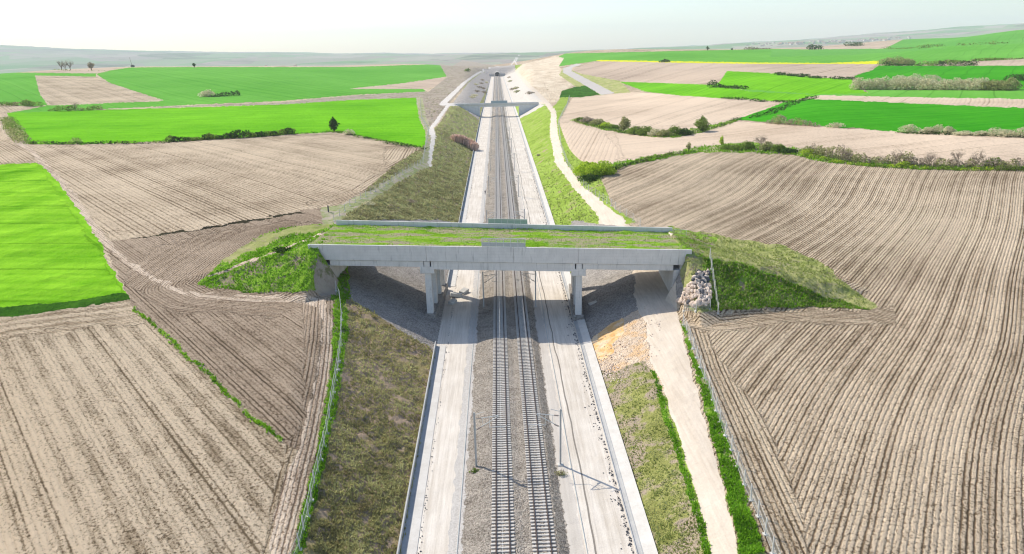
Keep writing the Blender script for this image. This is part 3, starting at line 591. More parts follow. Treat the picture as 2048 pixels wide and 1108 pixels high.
belt('ballast_bed',np.linspace(-7.3,5.5,122),bz,43,1668,'ballast','grey stone ballast bed under the two tracks','ballast bed','structure')
def track(cx,label):
    root=empty('railway_track',(cx,43,BT)); tag(root,label,'railway track',group='railway tracks')
    for sx in (-1,1):
        x=sx*.7525
        mb=MB(); prof=[(x-.075,.0),(x+.075,.0),(x+.075,.02),(x+.03,.05),(x+.03,.12),(x+.06,.13),(x-.06,.13),(x-.03,.12),(x-.03,.05),(x-.075,.02)]
        prof=[(a,b_+.14) for a,b_ in prof]; mb.prism(prof,0,1624); r=mb.build('rail',M['rust'],root)
        mb=MB(); mb.box(x-.036,x+.036,0,1624,.27,.292); mb.build('rail_head',M['railtop'],r)
    def sl_(mb,y):
        for s_ in (-1,1): mb.box(s_*.22,s_*1.3,y-.14,y+.14,-.08,.14) if s_>0 else mb.box(-1.3,-.22,y-.14,y+.14,-.08,.14)
        mb.box(-.22,.22,y-.11,y+.11,-.08,.105)
    mb=MB(); sl_(mb,0); first=None; ny=int((640)/.6)
    base=15.5
    for k in range(100):
        if first is None:
            first=mb.build('sleeper',M['sleeper'],root,bevel=.02); first.location=(0,base,0)
        else:
            c=first.copy(); COL.objects.link(c); c.parent=root; c.location=(random.uniform(-.02,.02),base+k*.6,random.uniform(-.012,.012))
    mb=MB()
    for k in range(100,2600):
        y=base+k*.6
        if k<700: sl_(mb,y)
        else: mb.box(-1.3,1.3,y-.13,y+.13,-.05,.13)
    for k in range(-26,0): sl_(mb,base+k*.6)
    o=mb.build('sleepers',M['sleeper'],root); o['kind']='stuff'
track(-2.24,'left-hand railway track of pale concrete sleepers and brown rails'); track(2.24,'right-hand railway track of pale concrete sleepers and brown rails')
# drains along the two toes
def drain(side,y0,y1,label):
    yy=[y0]
    while yy[-1]<y1: yy.append(min(y1,yy[-1]+max(1.,yy[-1]*.03)))
    X=XL if side<0 else XR; root=empty('drainage_channel',(0,0,0)); tag(root,label,'drainage channel')
    path=[(float(X(y)),y,0) for y in yy]
    if side<0:
        MB().sweep([(-.25,-.4),(-.25,1.0),(-.08,1.0),(-.08,.04),(.55,.04),(.55,.10),(.7,.10),(.7,-.4)],path).build('channel_wall',M['concd'],root)
        MB().sweep([(.7,-.4),(.7,.14),(1.75,.07),(1.75,-.4)],path).build('apron',M['concw'],root)
    else:
        MB().sweep([(-1.95,-.4),(-1.95,.16),(-1.85,.16),(-1.8,.03),(-1.4,.03),(-1.36,.2),(-1.25,.2),(-1.25,-.4)],path).build('channel_wall',M['concd'],root)
        MB().sweep([(-1.25,-.4),(-1.25,.16),(.25,.42),(.25,-.4)],path).build('bank_lining',M['concw'],root)
drain(-1,43,118,'concrete drain with low wall along the left foot of the near cutting')
drain(-1,152,1650,'long concrete drain along the left foot of the cutting beyond the overpass')
drain(1,43,1650,'white lined drain along the right foot of the cutting')
# catenary masts
def mast():
    root=empty('catenary_mast'); 
    mb=MB()
    for dx in (-.10,.10): mb.box(dx-.02,dx+.02,-.10,.10,0,8.3)
    mb.box(-.075,.075,-.02,.02,0,8.3); mb.build('pole',M['galvd'],root)
    MB().box(-.35,.35,-.35,.35,-.3,.15).build('foundation',M['conc2'],root,bevel=.04)
    mb=MB(); mb.tube((.15,0,7.35),(3.1,0,7.75),.055); mb.tube((.15,0,5.75),(3.1,0,7.65),.055); mb.tube((1.1,0,6.35),(1.0,0,7.45),.03)
    mb.tube((1.9,0,6.05),(4.2,0,6.2),.04); mb.tube((1.9,0,6.05),(1.95,0,7.5),.03); mb.tube((.15,0,8.0),(1.3,0,8.35),.04); arm=mb.build('cantilever_arm',M['galv'],root)
    mb=MB()
    for z0,z1 in ((7.38,7.44),(5.85,6.15)):
        for k in range(4): mb.tube((.3+.14*k,0,z0+(z1-z0)*k/4),(.36+.14*k,0,z0+(z1-z0)*(k+.4)/4),.11,.11,8)
    mb.build('insulator',M['insul'],arm)
    MB().tube((3.4,0,6.17),(4.0,0,5.62),.03).build('steady_arm',M['galv'],arm)
    return root
mast0=None
ordn=['first','second','third','fourth','fifth','sixth','seventh','eighth','ninth','tenth','eleventh','twelfth','thirteenth','fourteenth','fifteenth','sixteenth','seventeenth','eighteenth','nineteenth','twentieth','twenty-first','twenty-second','twenty-third','twenty-fourth','twenty-fifth']
for k in range(26):
    y=77.8+59.3*k
    for s_ in (-1,1):
        if mast0 is None: o=mast0=mast()
        else: o=copy_tree(mast0)
        o.location=(-5.62 if s_<0 else 5.5,y+(.2 if s_>0 else 0),.0); o.rotation_euler=(0,0,0 if s_<0 else math.pi)
        sd='left' if s_<0 else 'right'
        lb={0:f'tall grey catenary mast standing {sd} of the tracks in front of the overpass',1:f'catenary mast half hidden under the overpass, {sd} side of the tracks'}.get(k,f'{ordn[k-2]} catenary mast beyond the overpass on the {sd} of the tracks')
        tag(o,lb,'catenary mast',group='catenary masts beside the tracks')
for cx,lb in ((-2.24,'thin overhead wires above the left track'),(2.24,'thin overhead wires above the right track')):
    mb=MB()
    for k in range(-1,26):
        y=77.8+59.3*k; z=.8+4.85; 
        mb.tube((cx,y,z),(cx,y+59.3,z),.009,n=3)
        pts=[(cx,y+59.3*t,.8+6.95-.9*4*t*(1-t)) for t in np.linspace(0,1,7)]
        for a,b in zip(pts,pts[1:]): mb.tube(a,b,.009,n=3)
        for t in (.2,.4,.6,.8): mb.tube((cx,y+59.3*t,z),(cx,y+59.3*t,.8+6.95-.9*4*t*(1-t)),.005,n=3)
    tag(mb.build('overhead_wire',M['galvd']),lb,'overhead wire')
# cable trough lids and a thin ground cable
tag(MB().sweep([(-.04,0),(.04,0),(.04,.07),(-.04,.07)],[(-7.35+.03*math.sin(y/9),y,.01) for y in range(43,400,4)]).build('ground_cable',M['panelw']),'thin white cable lying along the gravel left of the tracks','cable')
tag(MB().sweep([(-.04,0),(.04,0),(.04,.07),(-.04,.07)],[(6.9+.05*math.sin(y/7),y,.01) for y in range(43,400,4)]).build('ground_cable',M['panelw']),'thin white cable lying along the dirt right of the tracks','cable')
# ------------------------------------------------------------------ overpass
op=empty('overpass',(BC[0],BC[1],0),BA); tag(op,'big grey concrete overpass with grass growing on its deck','overpass')
tilt=lambda p:(p[0],p[1],p[2]-.0245*p[0]); tiltf=lambda p:(p[0],p[1],p[2]-.0345*p[0])
J=[-38.9,-36.0,-15.4,1.9,14.6,34.2,36.7]
for a,b in zip(J,J[1:]):
    MB().box(a+.02,b-.02,-10.2,-9.84,12.62,15.74,tilt).build('parapet',M['conc'],op,bevel=.025)
    MB().box(a+.02,b-.02,9.84,10.2,12.3,15.5,tiltf).build('parapet',M['conc'],op,bevel=.025)
MB().box(-37.5,35.5,-9.83,9.83,12.55,13.1,tilt).build('deck_slab',M['conc'],op)
def slab_girder(a0,a1,d):
    for k,b in enumerate(np.linspace(-9.35,9.35,8)):
        MB().prism([(0,0)],0,0) if False else None
        mb=MB(); mb.box(a0,a1,b-.62,b+.62,12.5-d,12.53,tilt); mb.build('girder',M['conc'],op,bevel=.03)
slab_girder(-34.9,-16.1,1.12); slab_girder(-14.6,14.0,1.62); slab_girder(15.5,33.3,1.12)
for a in (-15.4,14.8):
    top=11.45-.0245*a
    pr=MB().box(a-1.45,a+1.35,-10.0,10.0,top-1.45,top).build('pier',M['conc'],op,bevel=.05)
    for b in (-8.9,-3.0,3.0,8.9): MB().box(a-.65,a+.65,b-.7,b+.7,1.1,top-1.44).build('column',M['conc'],pr,bevel=.06)
    for b in (-9.55,9.55): MB().box(a-.55,a+.55,b-.5,b+.5,top+.004,12.52-.0245*a).build('end_block',M['conc'],pr,bevel=.03)
    MB().box(a-1.1,a+1.1,-10.0,10.2,-1,1.7 if a<0 else 1.2).build('footing',M['gravel'],pr,bevel=.08)
for s_,a0,zb in ((-1,-35.0,5.5),(1,33.4,2.0)):
    dz=-.0245*a0
    ab=MB().prism([(a0,zb),(a0,11.35+dz),(a0+s_*.0,12.0+dz-.5),(a0+s_*1.2,12.0+dz-.5),(a0+s_*1.2,12.55+dz),(a0+s_*3.3,12.55+dz),(a0+s_*3.3,10.2+dz),(a0+s_*1.8,9.0+dz),(a0+s_*1.8,zb)],-9.9,9.9).build('abutment',M['conc'],op)
    for sb in (-1,1): MB().box(min(a0+s_*1.8,a0+s_*4.4),max(a0+s_*1.8,a0+s_*4.4),sb*9.8-.2,sb*9.8+.2,zb+.5,10.3+dz).build('wing_wall',M['concd'],ab)
# turf on the deck
aa=np.arange(-39.2,37.,.16); bb=np.arange(-9.84,9.85,.16); A_,B_=np.meshgrid(aa,bb,indexing='ij')
Zt=15.5-.0245*A_-(B_+9.84)/19.7*(1.05+.01*A_)+.22*fbm(A_/1.6,B_/.7,4)-.12+.25*sm(6,9.6,B_)*(.4+fbm(A_/3,B_,2))
Zt=np.where(np.abs(B_)>9.7,Zt-.03,Zt)
I=np.arange(A_.size).reshape(A_.shape); q=np.stack([I[:-1,:-1],I[1:,:-1],I[1:,1:],I[:-1,1:]],-1).reshape(-1,4)
turf=np_mesh('turf',np.stack([A_,B_,Zt],-1).reshape(-1,3),q,M['turf'],True,op)
turf['label']='bright green grass with dry patches covering the deck'
def screen(b,z0,solid,fn,h=1.75,a0=-4.3,a1=4.2):
    fr=MB(); xs=np.linspace(a0,a1,7)
    for x in xs: fr.box(x-.06,x+.06,b-.06,b+.06,z0,z0+h,fn)
    fr.box(a0,a1,b-.055,b+.055,z0+h-.09,z0+h+.01,fn); fr.box(a0,a1,b-.03,b+.03,z0+.86,z0+.91,fn)
    f=fr.build('safety_screen',M['galv'],op)
    for x,x2 in zip(xs,xs[1:]):
        MB().box(x+.06,x2-.06,b-.02,b+.02,z0+.05,z0+(.84 if not solid else h-.1),fn).build('panel',M['panelg' if solid else 'panelw'],f)
    if not solid: MB().box(a0+.05,a1-.05,b-.006,b+.006,z0+.93,z0+h-.08,fn).build('wire_panel',M['mesh'],f)
screen(-9.95,15.75,False,tilt); screen(10.0,15.5,True,tiltf,1.15,-4.4,4.3)
# low railing at the right end of the far parapet
mb=MB()
for x in (37.0,38.4,39.8): mb.box(x-.04,x+.04,9.9,9.98,13.2,15.1,tiltf)
mb.box(37,39.8,9.92,9.96,15.02,15.1,tiltf); mb.box(37,39.8,9.92,9.96,14.3,14.36,tiltf)
mb.build('end_railing',M['galv'],op)
# ------------------------------------------------------------------ second overpass
o2=empty('overpass',(0,604,0),-.01); tag(o2,'narrow distant concrete overpass crossing the cutting before the tunnel','overpass')
MB().box(-44,33,-3.6,3.6,9.5,10.3).build('deck_slab',M['conc2'],o2)
for b in (-3.8,3.8): MB().box(-52,34,b-.15,b+.15,10.0,11.1).build('parapet',M['conc2'],o2)
MB().box(-17,16.5,-3.4,3.4,8.3,9.5).build('girder',M['conc'],o2)
for s_ in (-1,1):
    MB().prism([(s_*16.8,-.5),(s_*16.8,9.48),(s_*36,9.48)],-3.3,3.3).build('abutment',M['conc'],o2)
for b in (-3.8,3.8): MB().box(-7,7,b-.05,b+.05,11.2,12.9).build('safety_screen',plain('blue grey screen',(.36,.43,.46)),o2)
# ------------------------------------------------------------------ tunnel portal
tp=empty('tunnel_portal',(0,1652,0)); tag(tp,'round pale tunnel mouth with dark-painted interior at the far end of the tracks','tunnel')
def arch(r,z): return [(-r,0)]+[(r*math.cos(t),z+r*math.sin(t)) for t in np.linspace(math.pi,0,17)]+[(r,0)]
o_=arch(7.0,4.2); i_=arch(5.7,4.2); n=len(o_); mb=MB(); v=[(x,y,z) for y in (0,34) for x,z in o_]+[(x,y,z) for y in (0,34) for x,z in i_]; f=[]
for k in range(n-1): f+=[(k,k+1,n+k+1,n+k),(2*n+k,3*n+k,3*n+k+1,2*n+k+1),(k,2*n+k,2*n+k+1,k+1)]
mb.add(v,f); mb.build('portal_ring',M['concw'],tp)
MB().prism(i_,9,10).build('tunnel_dark_plate',M['dark'],tp)  # near-black plate across the bore, painted to stand for the tunnel's shade
tag(MB().box(-19,-7.1,1664,1665,-1,6.5).box(7.1,19,1664,1665,-1,6.5).build('retaining_wall',M['concd']),'grey retaining wall either side of the tunnel mouth','retaining wall')
# ------------------------------------------------------------------ fences
def wpath(px,step):
    P=[ground(u,v) for u,v in px]; out=[]
    for a,b in zip(P,P[1:]):
        L=np.hypot(*(b-a)[:2]); n=max(1,round(L/step))
        for k in range(n): t=k/n; x,y=a[0]+(b[0]-a[0])*t,a[1]+(b[1]-a[1])*t; out.append((x,y,hz(x,y)))
    out.append((P[-1][0],P[-1][1],hz(P[-1][0],P[-1][1]))); return out
def fence(px,label,h=2.0,step=3.,mat='mesh',pts=None,foot=True):
    P=pts or wpath(px,step); root=empty('wire_fence',P[0]); tag(root,label,'fence'); o=Vector(P[0]); post=None
    for k,p in enumerate(P[:100]):
        if post is None:
            mb=MB(); mb.box(-.06,.06,-.06,.06,-.4,h+.1); mb.tube((0,0,h+.1),(.0,-.0,h+.3),.05,.03)
            if foot: mb.box(-.22,.22,-.22,.22,-.3,.12)
            post=mb.build('post',M['conc2'],root); c=post
        else: c=post.copy(); COL.objects.link(c); c.parent=root
        c.location=Vector(p)-o; c.rotation_euler=(random.uniform(-.02,.02),random.uniform(-.03,.03),random.random()*.3)
    if len(P)>100:
        mb=MB()
        for p in P[100:]: q=Vector(p)-o; mb.box(q.x-.06,q.x+.06,q.y-.06,q.y+.06,q.z-.3,q.z+h)
        mb.build('posts',M['conc2'],root)['kind']='stuff'
    mb=MB(); mr=MB()
    for a,b in zip(P,P[1:]):
        a=Vector(a)-o;b=Vector(b)-o; z=Vector((0,0,1)); mb.add([a+z*.05,b+z*.05,b+z*h,a+z*h],[(0,1,2,3)])
        for hh in (.1,h*.5,h): mr.tube(a+z*hh,b+z*hh,.014,n=3)
    mb.build('wire_mesh',M[mat],root); mr.build('line_wire',M['galv'],root)
    return root
fence([(574,1160),(600,1100),(617,1033),(630,972),(643,920),(655,868),(664,810),(676,740),(683,690),(684,640),(680,600),(672,582)],'wire mesh fence with concrete posts along the near left verge',1.9,3.2)
fence([(1566,1160),(1545,1108),(1516,1033),(1488,970),(1462,900),(1440,845),(1418,780),(1400,735),(1380,680),(1366,650)],'wire mesh fence between the near dirt road verge and the ribbed field',1.9,3.2)
fence(None,'short wire fence climbing the right embankment beside the rock heap',1.9,3,pts=[(*unloc(39.2+.9*(1-t),-10.5-12*t),hz(*unloc(39.2+.9*(1-t),-10.5-12*t))) for t in np.linspace(0,1,6)])
fence([(1368,622),(1392,622),(1420,618)],'low broken fence in front of the rock heap',1.3,2.6)
fence([(1280,452),(1240,425),(1177,382),(1150,352),(1136,331),(1122,293),(1117,245),(1134,212),(1139,194)],'long fence beside the winding access road beyond the overpass',2.0,5,'mesh2')
fence([(668,442),(700,412),(760,378),(812,345),(846,325),(850,300),(858,262),(843,236),(840,198)],'long fence on the pale verge left of the cutting beyond the overpass',1.8,5,'mesh2')
# ------------------------------------------------------------------ rocks
def rock_mesh(seed,mat):
    bm=bmesh.new(); bmesh.ops.create_icosphere(bm,subdivisions=2,radius=1); r_=random.Random(seed)
    cuts=[Vector((r_.gauss(0,1),r_.gauss(0,1),r_.gauss(0,1))).normalized() for _ in range(9)]
    for v in bm.verts:
        for c in cuts:
            d=v.co.dot(c); lim=.62+.1*math.sin(c.x*9)
            if d>lim: v.co-=c*(d-lim)
    me=bpy.data.meshes.new('rock'); bm.to_mesh(me); bm.free(); me.materials.append(mat); return me
RM=[rock_mesh(k,M['rock']) for k in range(6)]+[rock_mesh(9,M['rockd'])]
quad=[(1354,606),(1372,578),(1396,548),(1416,542),(1422,600),(1412,615),(1375,615)]
cnt=0; tries=0
while cnt<260 and tries<6000:
    tries+=1; u=random.uniform(1352,1424); v=random.uniform(540,616)
    if not inpoly(np.array([[u,v]]),quad)[0]: continue
    p=ground(u,v); up=v<575
    o=bpy.data.objects.new('rock',RM[6] if (random.random()<.06 or (up and random.random()<.35)) else RM[random.randrange(6)]); COL.objects.link(o)
    s_=random.uniform(.30,.58)*(1 if random.random()<.85 else 1.35); o.scale=(s_*random.uniform(.8,1.2),s_,s_*random.uniform(.65,.95)); o.location=(p[0],p[1],p[2]+.25+random.random()*.35)
    o.rotation_euler=[random.random()*6 for _ in range(3)]; cnt+=1
    tag(o,'dark grey boulder in the rock heap beside the right abutment' if o.data is RM[6] else 'pale pinkish boulder in the rock heap beside the right abutment','rock',group='boulders heaped by the right abutment')
# loose blocks under the left span
for u,v,s_,lb in ((912,590,1.,'pale concrete block leaning by the left pier, larger one'),(928,583,.8,'pale flat concrete slab lying beside the leaning block'),(905,604,.7,'small pale block at the foot of the left pier')):
    p=at_z(u,v,.3); o=MB().box(-.9*s_,.9*s_,-1.3*s_,1.3*s_,-.35,.45).build('concrete_block',M['conc2'],bevel=.08); o.location=p; o.rotation_euler=(.2*s_,.15,.6*s_+v*.3); tag(o,lb,'concrete block')
p=ground(1186,606); o=MB().box(-.9,.9,-.6,.6,-.1,.14).build('manhole_cover',M['conc2'],bevel=.03); o.location=p; o.rotation_euler=(0,-.25,.2); tag(o,'small pale slab with dark lid on the shaded gravel slope','slab')
HAZE=7.5e-5
# ------------------------------------------------------------------ plants
M['f_dark']=foliage('leaf dark',(.02,.05,.012),(.06,.12,.025),(.13,.22,.05))
M['f_mid']=foliage('leaf mid',(.08,.13,.025),(.23,.34,.055),(.42,.54,.12),.35)
M['f_bright']=foliage('leaf bright',(.22,.32,.02),(.52,.70,.05),(.74,.88,.14),.5)
M['f_pale']=foliage('leaf pale',(.44,.41,.24),(.74,.69,.45),(.90,.85,.64),.4)
M['f_olive']=foliage('leaf olive',(.16,.17,.06),(.42,.42,.17),(.66,.64,.34),.35)
M['f_brown']=foliage('twigs brown',(.22,.18,.12),(.46,.38,.28),(.64,.55,.43),.3)
M['f_reed']=foliage('reed',(.48,.30,.22),(.85,.60,.48),(.92,.74,.64),.3)
M['t_green']=foliage('tuft green',(.10,.24,.015),(.26,.52,.03),(.48,.72,.12),.45)
M['t_olive']=foliage('tuft olive',(.24,.21,.10),(.48,.46,.20),(.70,.68,.36),.45)
M['t_dry']=foliage('tuft dry',(.22,.26,.07),(.42,.48,.14),(.60,.62,.30),.35)
M['t_dry2']=foliage('tuft straw',(.26,.24,.11),(.46,.44,.22),(.62,.60,.34),.4)
def leaves(C,Rr,n,size,bias=.55,squash=.8,up=0.):
    """many leaf sprays spread through ellipsoids (centres C, radii Rr)"""
    C=np.array(C,float); Rr=np.array(Rr,float); wt=(Rr[:,0]*Rr[:,1]*Rr[:,2])**.66; wt/=wt.sum(); idx=rng.choice(len(C),n,p=wt)
    d=rng.normal(size=(n,3)); d/=np.linalg.norm(d,axis=1)[:,None]; r=rng.random(n)**(1/3*(1-bias)+.02)
    lump=.78+.44*vnoise(d[:,0]*2.2+idx*3.1+40,d[:,1]*2.2+d[:,2]*2.2+40)
    P=C[idx]+d*Rr[idx]*(r*lump)[:,None]; P[:,2]=np.maximum(P[:,2],.04)
    nrm=d*.7+rng.normal(size=(n,3))*.6; nrm[:,2]+=up; nrm/=np.linalg.norm(nrm,axis=1)[:,None]
    t=np.cross(nrm,rng.normal(size=(n,3))); t/=np.linalg.norm(t,axis=1)[:,None]; b=np.cross(nrm,t)
    s=(size*(.55+.9*rng.random(n)))[:,None]; e=(.45+.5*rng.random(n))[:,None]
    V=np.stack([P-t*s,P-b*s*e,P+t*s,P+b*s*e],1).reshape(-1,3); Fq=np.arange(4*n).reshape(n,4); rn=np.repeat(rng.random(n),4)
    return V,Fq,rn
def foliage_obj(name,parts,mat,parent):
    V=np.concatenate([p[0] for p in parts]); k=0; Fs=[]
    for p in parts: Fs.append(p[1]+k); k+=len(p[0])
    return np_mesh(name,V,np.concatenate(Fs),M[mat],False,parent,{'rnd':np.concatenate([p[2] for p in parts])})
def branches(mb,p,d,L,r,depth,spread=.55,kids=3,up=.15):
    e=p+d*L; mb.tube(p,e,r,r*.62,5 if depth>1 else 3)
    if depth<=0: return
    for k in range(kids):
        nd=(d+Vector((random.gauss(0,spread),random.gauss(0,spread),random.gauss(up,spread*.6)))).normalized()
        branches(mb,p+d*L*random.uniform(.55,1.),nd,L*random.uniform(.55,.8),r*.6,depth-1,spread,kids,up)
def tree(u,v,h,w_,mat,label,group=None,trunk=.25,n=900,leaf=.32,at=None,name='tree',lean=0.,cone=False):
    p=at if at is not None else ground(u,v); root=empty(name,p,random.random()*6); tag(root,label,'tree',group)
    mb=MB(); th=h*trunk; mb.tube((0,0,-.3),(lean*th,0,th),w_*.06,w_*.045,7)
    for k in range(6):
        a=k*1.05+random.random(); mb.tube((lean*th,0,th*(.7+.05*k)),(lean*th+math.cos(a)*w_*.33,math.sin(a)*w_*.33,th+(h-th)*random.uniform(.3,.75)),w_*.03,w_*.01,5)
    mb.tube((lean*th,0,th),(lean*h,0,h*.75),w_*.03,w_*.01,5); mb.build('trunk',M['bark'],root)
    C=[];Q=[]
    for k in range(11):
        t=k/10; z=th*.8+(h-th)*(.1+.8*t); ww=w_*.5*(.98*(1-t)**.6+.08 if cone else math.sin(math.pi*(.18+.72*t))); a=random.random()*6.3; q=ww*.45*random.random()
        C.append((lean*z+math.cos(a)*q,math.sin(a)*q,z)); Q.append((ww*.72,ww*.72,(h-th)*.17))
    foliage_obj('crown',[leaves(C,Q,n,leaf)],mat,root); return root
def bare_tree(u,v,h,label,group=None,mat='barkp',depth=4,at=None,spread=.5,name='bare_tree'):
    p=at if at is not None else ground(u,v); root=empty(name,p); tag(root,label,'tree',group); mb=MB(); mb.tube((0,0,-.3),(0,0,h*.22),h*.035,h*.026,6)
    for k in range(5):
        a=k*1.26+random.random(); branches(mb,Vector((0,0,h*.2)),Vector((math.cos(a)*.55,math.sin(a)*.55,1)).normalized(),h*.30,h*.018,depth-1,spread)
    mb.build('trunk',M[mat],root)
    foliage_obj('crown',[leaves([(0,0,h*.66)],[(h*.36,h*.36,h*.33)],260,h*.018,.2)],'f_brown',root); return root
def bush(u,v,h,w_,mat,label,group=None,n=500,leaf=.28,at=None,name='bush',d=None):
    p=at if at is not None else ground(u,v); root=empty(name,p); tag(root,label,'bush',group); d=d or w_*.8
    C=[];Q=[]
    k_=max(4,int(w_/h*3))
    for k in range(k_):
        x=(k/(k_-1)-.5)*w_*.75; hh=h*random.uniform(.72,1.)*(1-.35*abs(2*k/(k_-1)-1)); C.append((x,random.uniform(-.15,.15)*d,hh*.5)); Q.append((w_/k_*1.0+w_*.1,d*.45,hh*.52))
    foliage_obj('foliage',[leaves(C,Q,n,leaf)],mat,root)
    mb=MB()
    for k in range(6): a=random.random()*6.3; x=random.uniform(-.3,.3)*w_; mb.tube((x*.5,0,-.1),(x+math.cos(a)*.3,math.sin(a)*.4,h*random.uniform(.5,.95)),.06,.02,4)
    mb.build('stems',M['bark'],root); return root
def hedge(px,h,dep,mat,label,n,leaf,mat2=None,step=2.,name='hedge',gap=.0,hvar=.62):
    P=wpath(px,step); root=empty(name,P[0]); tag(root,label,'hedge'); o=np.array(P[0]); C=[];Q=[];C2=[];Q2=[]
    for k,p in enumerate(P):
        if random.random()<gap: continue
        hh=h*(1-hvar+2*hvar*float(vnoise(np.array(k*.45),np.array(h*7.)))) ; c=np.array(p)-o+[random.uniform(-.3,.3)*dep,random.uniform(-.3,.3)*dep,hh*.42]
        t=(C2,Q2) if (mat2 and random.random()<.4) else (C,Q); t[0].append(c); t[1].append((step*random.uniform(.7,1.25),dep*.5*random.uniform(.7,1.3),hh*.56))
    def mk(C,Q,nn,mt,nm):
        if not C: return
        C=np.array(C); V,Fq,rn=leaves(C-[0,0,0],Q,nn,leaf)   # height floor follows ground
        foliage_obj(nm,[(V,Fq,rn)],mt,root)
    # keep leaves above local ground: shift so that min clamp does not bite
    global _hz0
    mk2=[]
    for (c_,q_,m_,nn) in ((C,Q,mat,n*len(C)//max(1,len(C)+len(C2))),(C2,Q2,mat2,n*len(C2)//max(1,len(C)+len(C2)))):
        if not c_: continue
        c_=np.array(c_)+[0,0,100]; V,Fq,rn=leaves(c_,q_,max(nn,20),leaf); V=V-[0,0,100]
        mk2.append(foliage_obj('foliage',[(V,Fq,rn)],m_,root))
    mb=MB()
    for c in (C+C2)[::2]: mb.tube((c[0],c[1],c[2]-h*.6),(c[0]+random.uniform(-.5,.5),c[1],c[2]+h*.55),.05,.015,3)
    mb.build('stems',M['bark'],root); return root
# left side
hedge([(57,288),(165,289),(250,288),(343,285)],1.5,1.6,'f_dark','low dark scrub along the front of the vivid green field, far left part',1500,.32,'f_mid',3,gap=.15)
hedge([(343,284),(430,279),(515,274),(583,268)],3.2,3.4,'f_dark','tall dark hedge between the vivid green field and the tan field',5200,.38,'f_mid',2.6)
hedge([(583,269),(660,264),(679,266),(730,276),(845,298)],.9,1.4,'f_mid','thin low hedge from the dark upright tree to the cutting',1800,.25,'f_dark',3,gap=.25)
tree(668,262,7.8,7.2,'f_dark','dark upright dense tree on the front edge of the vivid green field',n=1700,leaf=.3,trunk=.08)
bush(699,270,4.2,4.6,'f_pale','small round pale bush right of the dark upright tree',n=500,leaf=.25)
bush(153,286,3.6,5,'f_olive','thin olive bush at the left end of the dark hedge row',n=260,leaf=.25)
hedge([(14,240),(22,254),(32,270),(44,285)],4.4,8,'f_olive','rounded olive hedge beside the farm track at the left edge',5200,.38,'f_mid',3.2)
hedge([(-30,214),(0,212),(40,211),(75,213)],4.2,5,'f_mid','dark bushes behind the small pale field at the left edge',1600,.5,'f_olive',4)
hedge([(103,222),(150,222),(200,219)],3,4,'f_mid','low scrub on the back edge of the vivid green field',1300,.45,'f_olive',4)
bare_tree(152,221,8,'bare shrubby tree rising from the scrub behind the vivid green field',spread=.7)
bush(415,193,7.5,12,'f_pale','pale bush in the middle of the long green ridge field',n=700,leaf=.6)
hedge([(428,194),(475,191)],3,5,'f_dark','dark scrub trailing right of the pale bush in the green ridge field',700,.55,None,5)
for u,h_,lb in ((124,17,'leftmost tall bare tree on the far left skyline'),(131,14,'middle thin bare tree on the far left skyline'),(141,17,'right-hand tall bare tree on the far left skyline')): bare_tree(u,140.5,h_,lb,'bare trees on the far left skyline',mat='bark',spread=.42,depth=4)
tree(183,140.5,13,13,'f_brown','rounded brown tree standing right of the three bare trees',n=900,leaf=.6,trunk=.3)
hedge([(10,141),(60,142),(125,142),(200,142)],1.6,6,'f_mid','dark grassy strip under the bare trees on the far left',1200,.7,None,9)
tree(389,136,9,6.5,'f_dark','lone small leaning tree on the skyline of the green ridge field',n=500,leaf=.55,trunk=.35,lean=-.25)
p=ground(265,134); r=empty('utility_pole',p); tag(r,'leaning pole with small dark hut at its foot on the left skyline','utility pole')
MB().tube((0,0,-1),(-2.2,0,16),.28,.18).build('pole',M['bark'],r); MB().box(-2,3,-2,2,-1,2.6).prism([(-2.3,2.6),(3.3,2.6),(.5,3.8)],-2.2,2.2).build('hut',M['rockd'],r)
hedge([(772,287),(800,292),(822,296)],1.6,2,'f_dark','small dark shrubs in the right corner of the tan field hedge',400,.25)
# reeds
def reeds(px,label):
    P=wpath(px,1.1); root=empty('reed_clump',P[0]); tag(root,label,'reeds'); n=2600; o=np.array(P[0]); idx=rng.integers(0,len(P),n); b=np.array(P)[idx]-o+rng.normal(size=(n,3))*[1.1,1.1,.05]
    hh=(2.8+rng.random(n)*1.6)[:,None]; tip=b+np.concatenate([rng.normal(size=(n,2))*.35,hh],1); w2=rng.normal(size=(n,3))*.16; w2[:,2]=0
    V=np.stack([b-w2*.4,b+w2*.4,tip+w2,tip-w2],1).reshape(-1,3); np_mesh('stalks',V,np.arange(4*n).reshape(n,4),M['f_reed'],False,root,{'rnd':np.repeat(rng.random(n),4)})
reeds([(913,284),(922,287),(932,291),(942,297),(947,301)],'pinkish beige reed clump on the left slope beyond the overpass')
# right side
grp='bushes in the row between the two tan fields'
for u,v,h_,w_,mt,n_,lb in [(1160,243,3.4,5,'f_mid',500,'small bush at the left end of the right-hand bush row'),(1176,246,4.6,7,'f_brown',700,'brownish twiggy bush second in the right-hand bush row'),(1196,250,4.4,7,'f_olive',700,'olive bush with bright base in the right-hand bush row'),
    (1212,256,4.,6,'f_bright',500,'bright green low bush left of the round tree in the bush row'),(1228,257,2.8,6,'f_mid',400,'low dark green bush just left of the round tree'),
    (1272,268,5,6.5,'f_mid',800,'round bush just right of the grassy gap in the bush row'),(1292,270,5.4,7,'f_mid',900,'full green bush in the middle of the bush row'),(1312,272,4.6,6,'f_pale',500,'greyish twiggy bush in the middle of the bush row'),
    (1330,273,4.6,6.5,'f_olive',600,'olive brown bush right of the greyish twiggy bush'),(1350,271,5.6,6,'f_mid',700,'pointed green bush in the right half of the bush row'),(1368,270,4.2,7,'f_dark',700,'dark green bush left of the large round tree')]:
    bush(u,v,h_,w_,mt,lb,grp,n=n_*2,leaf=.27)
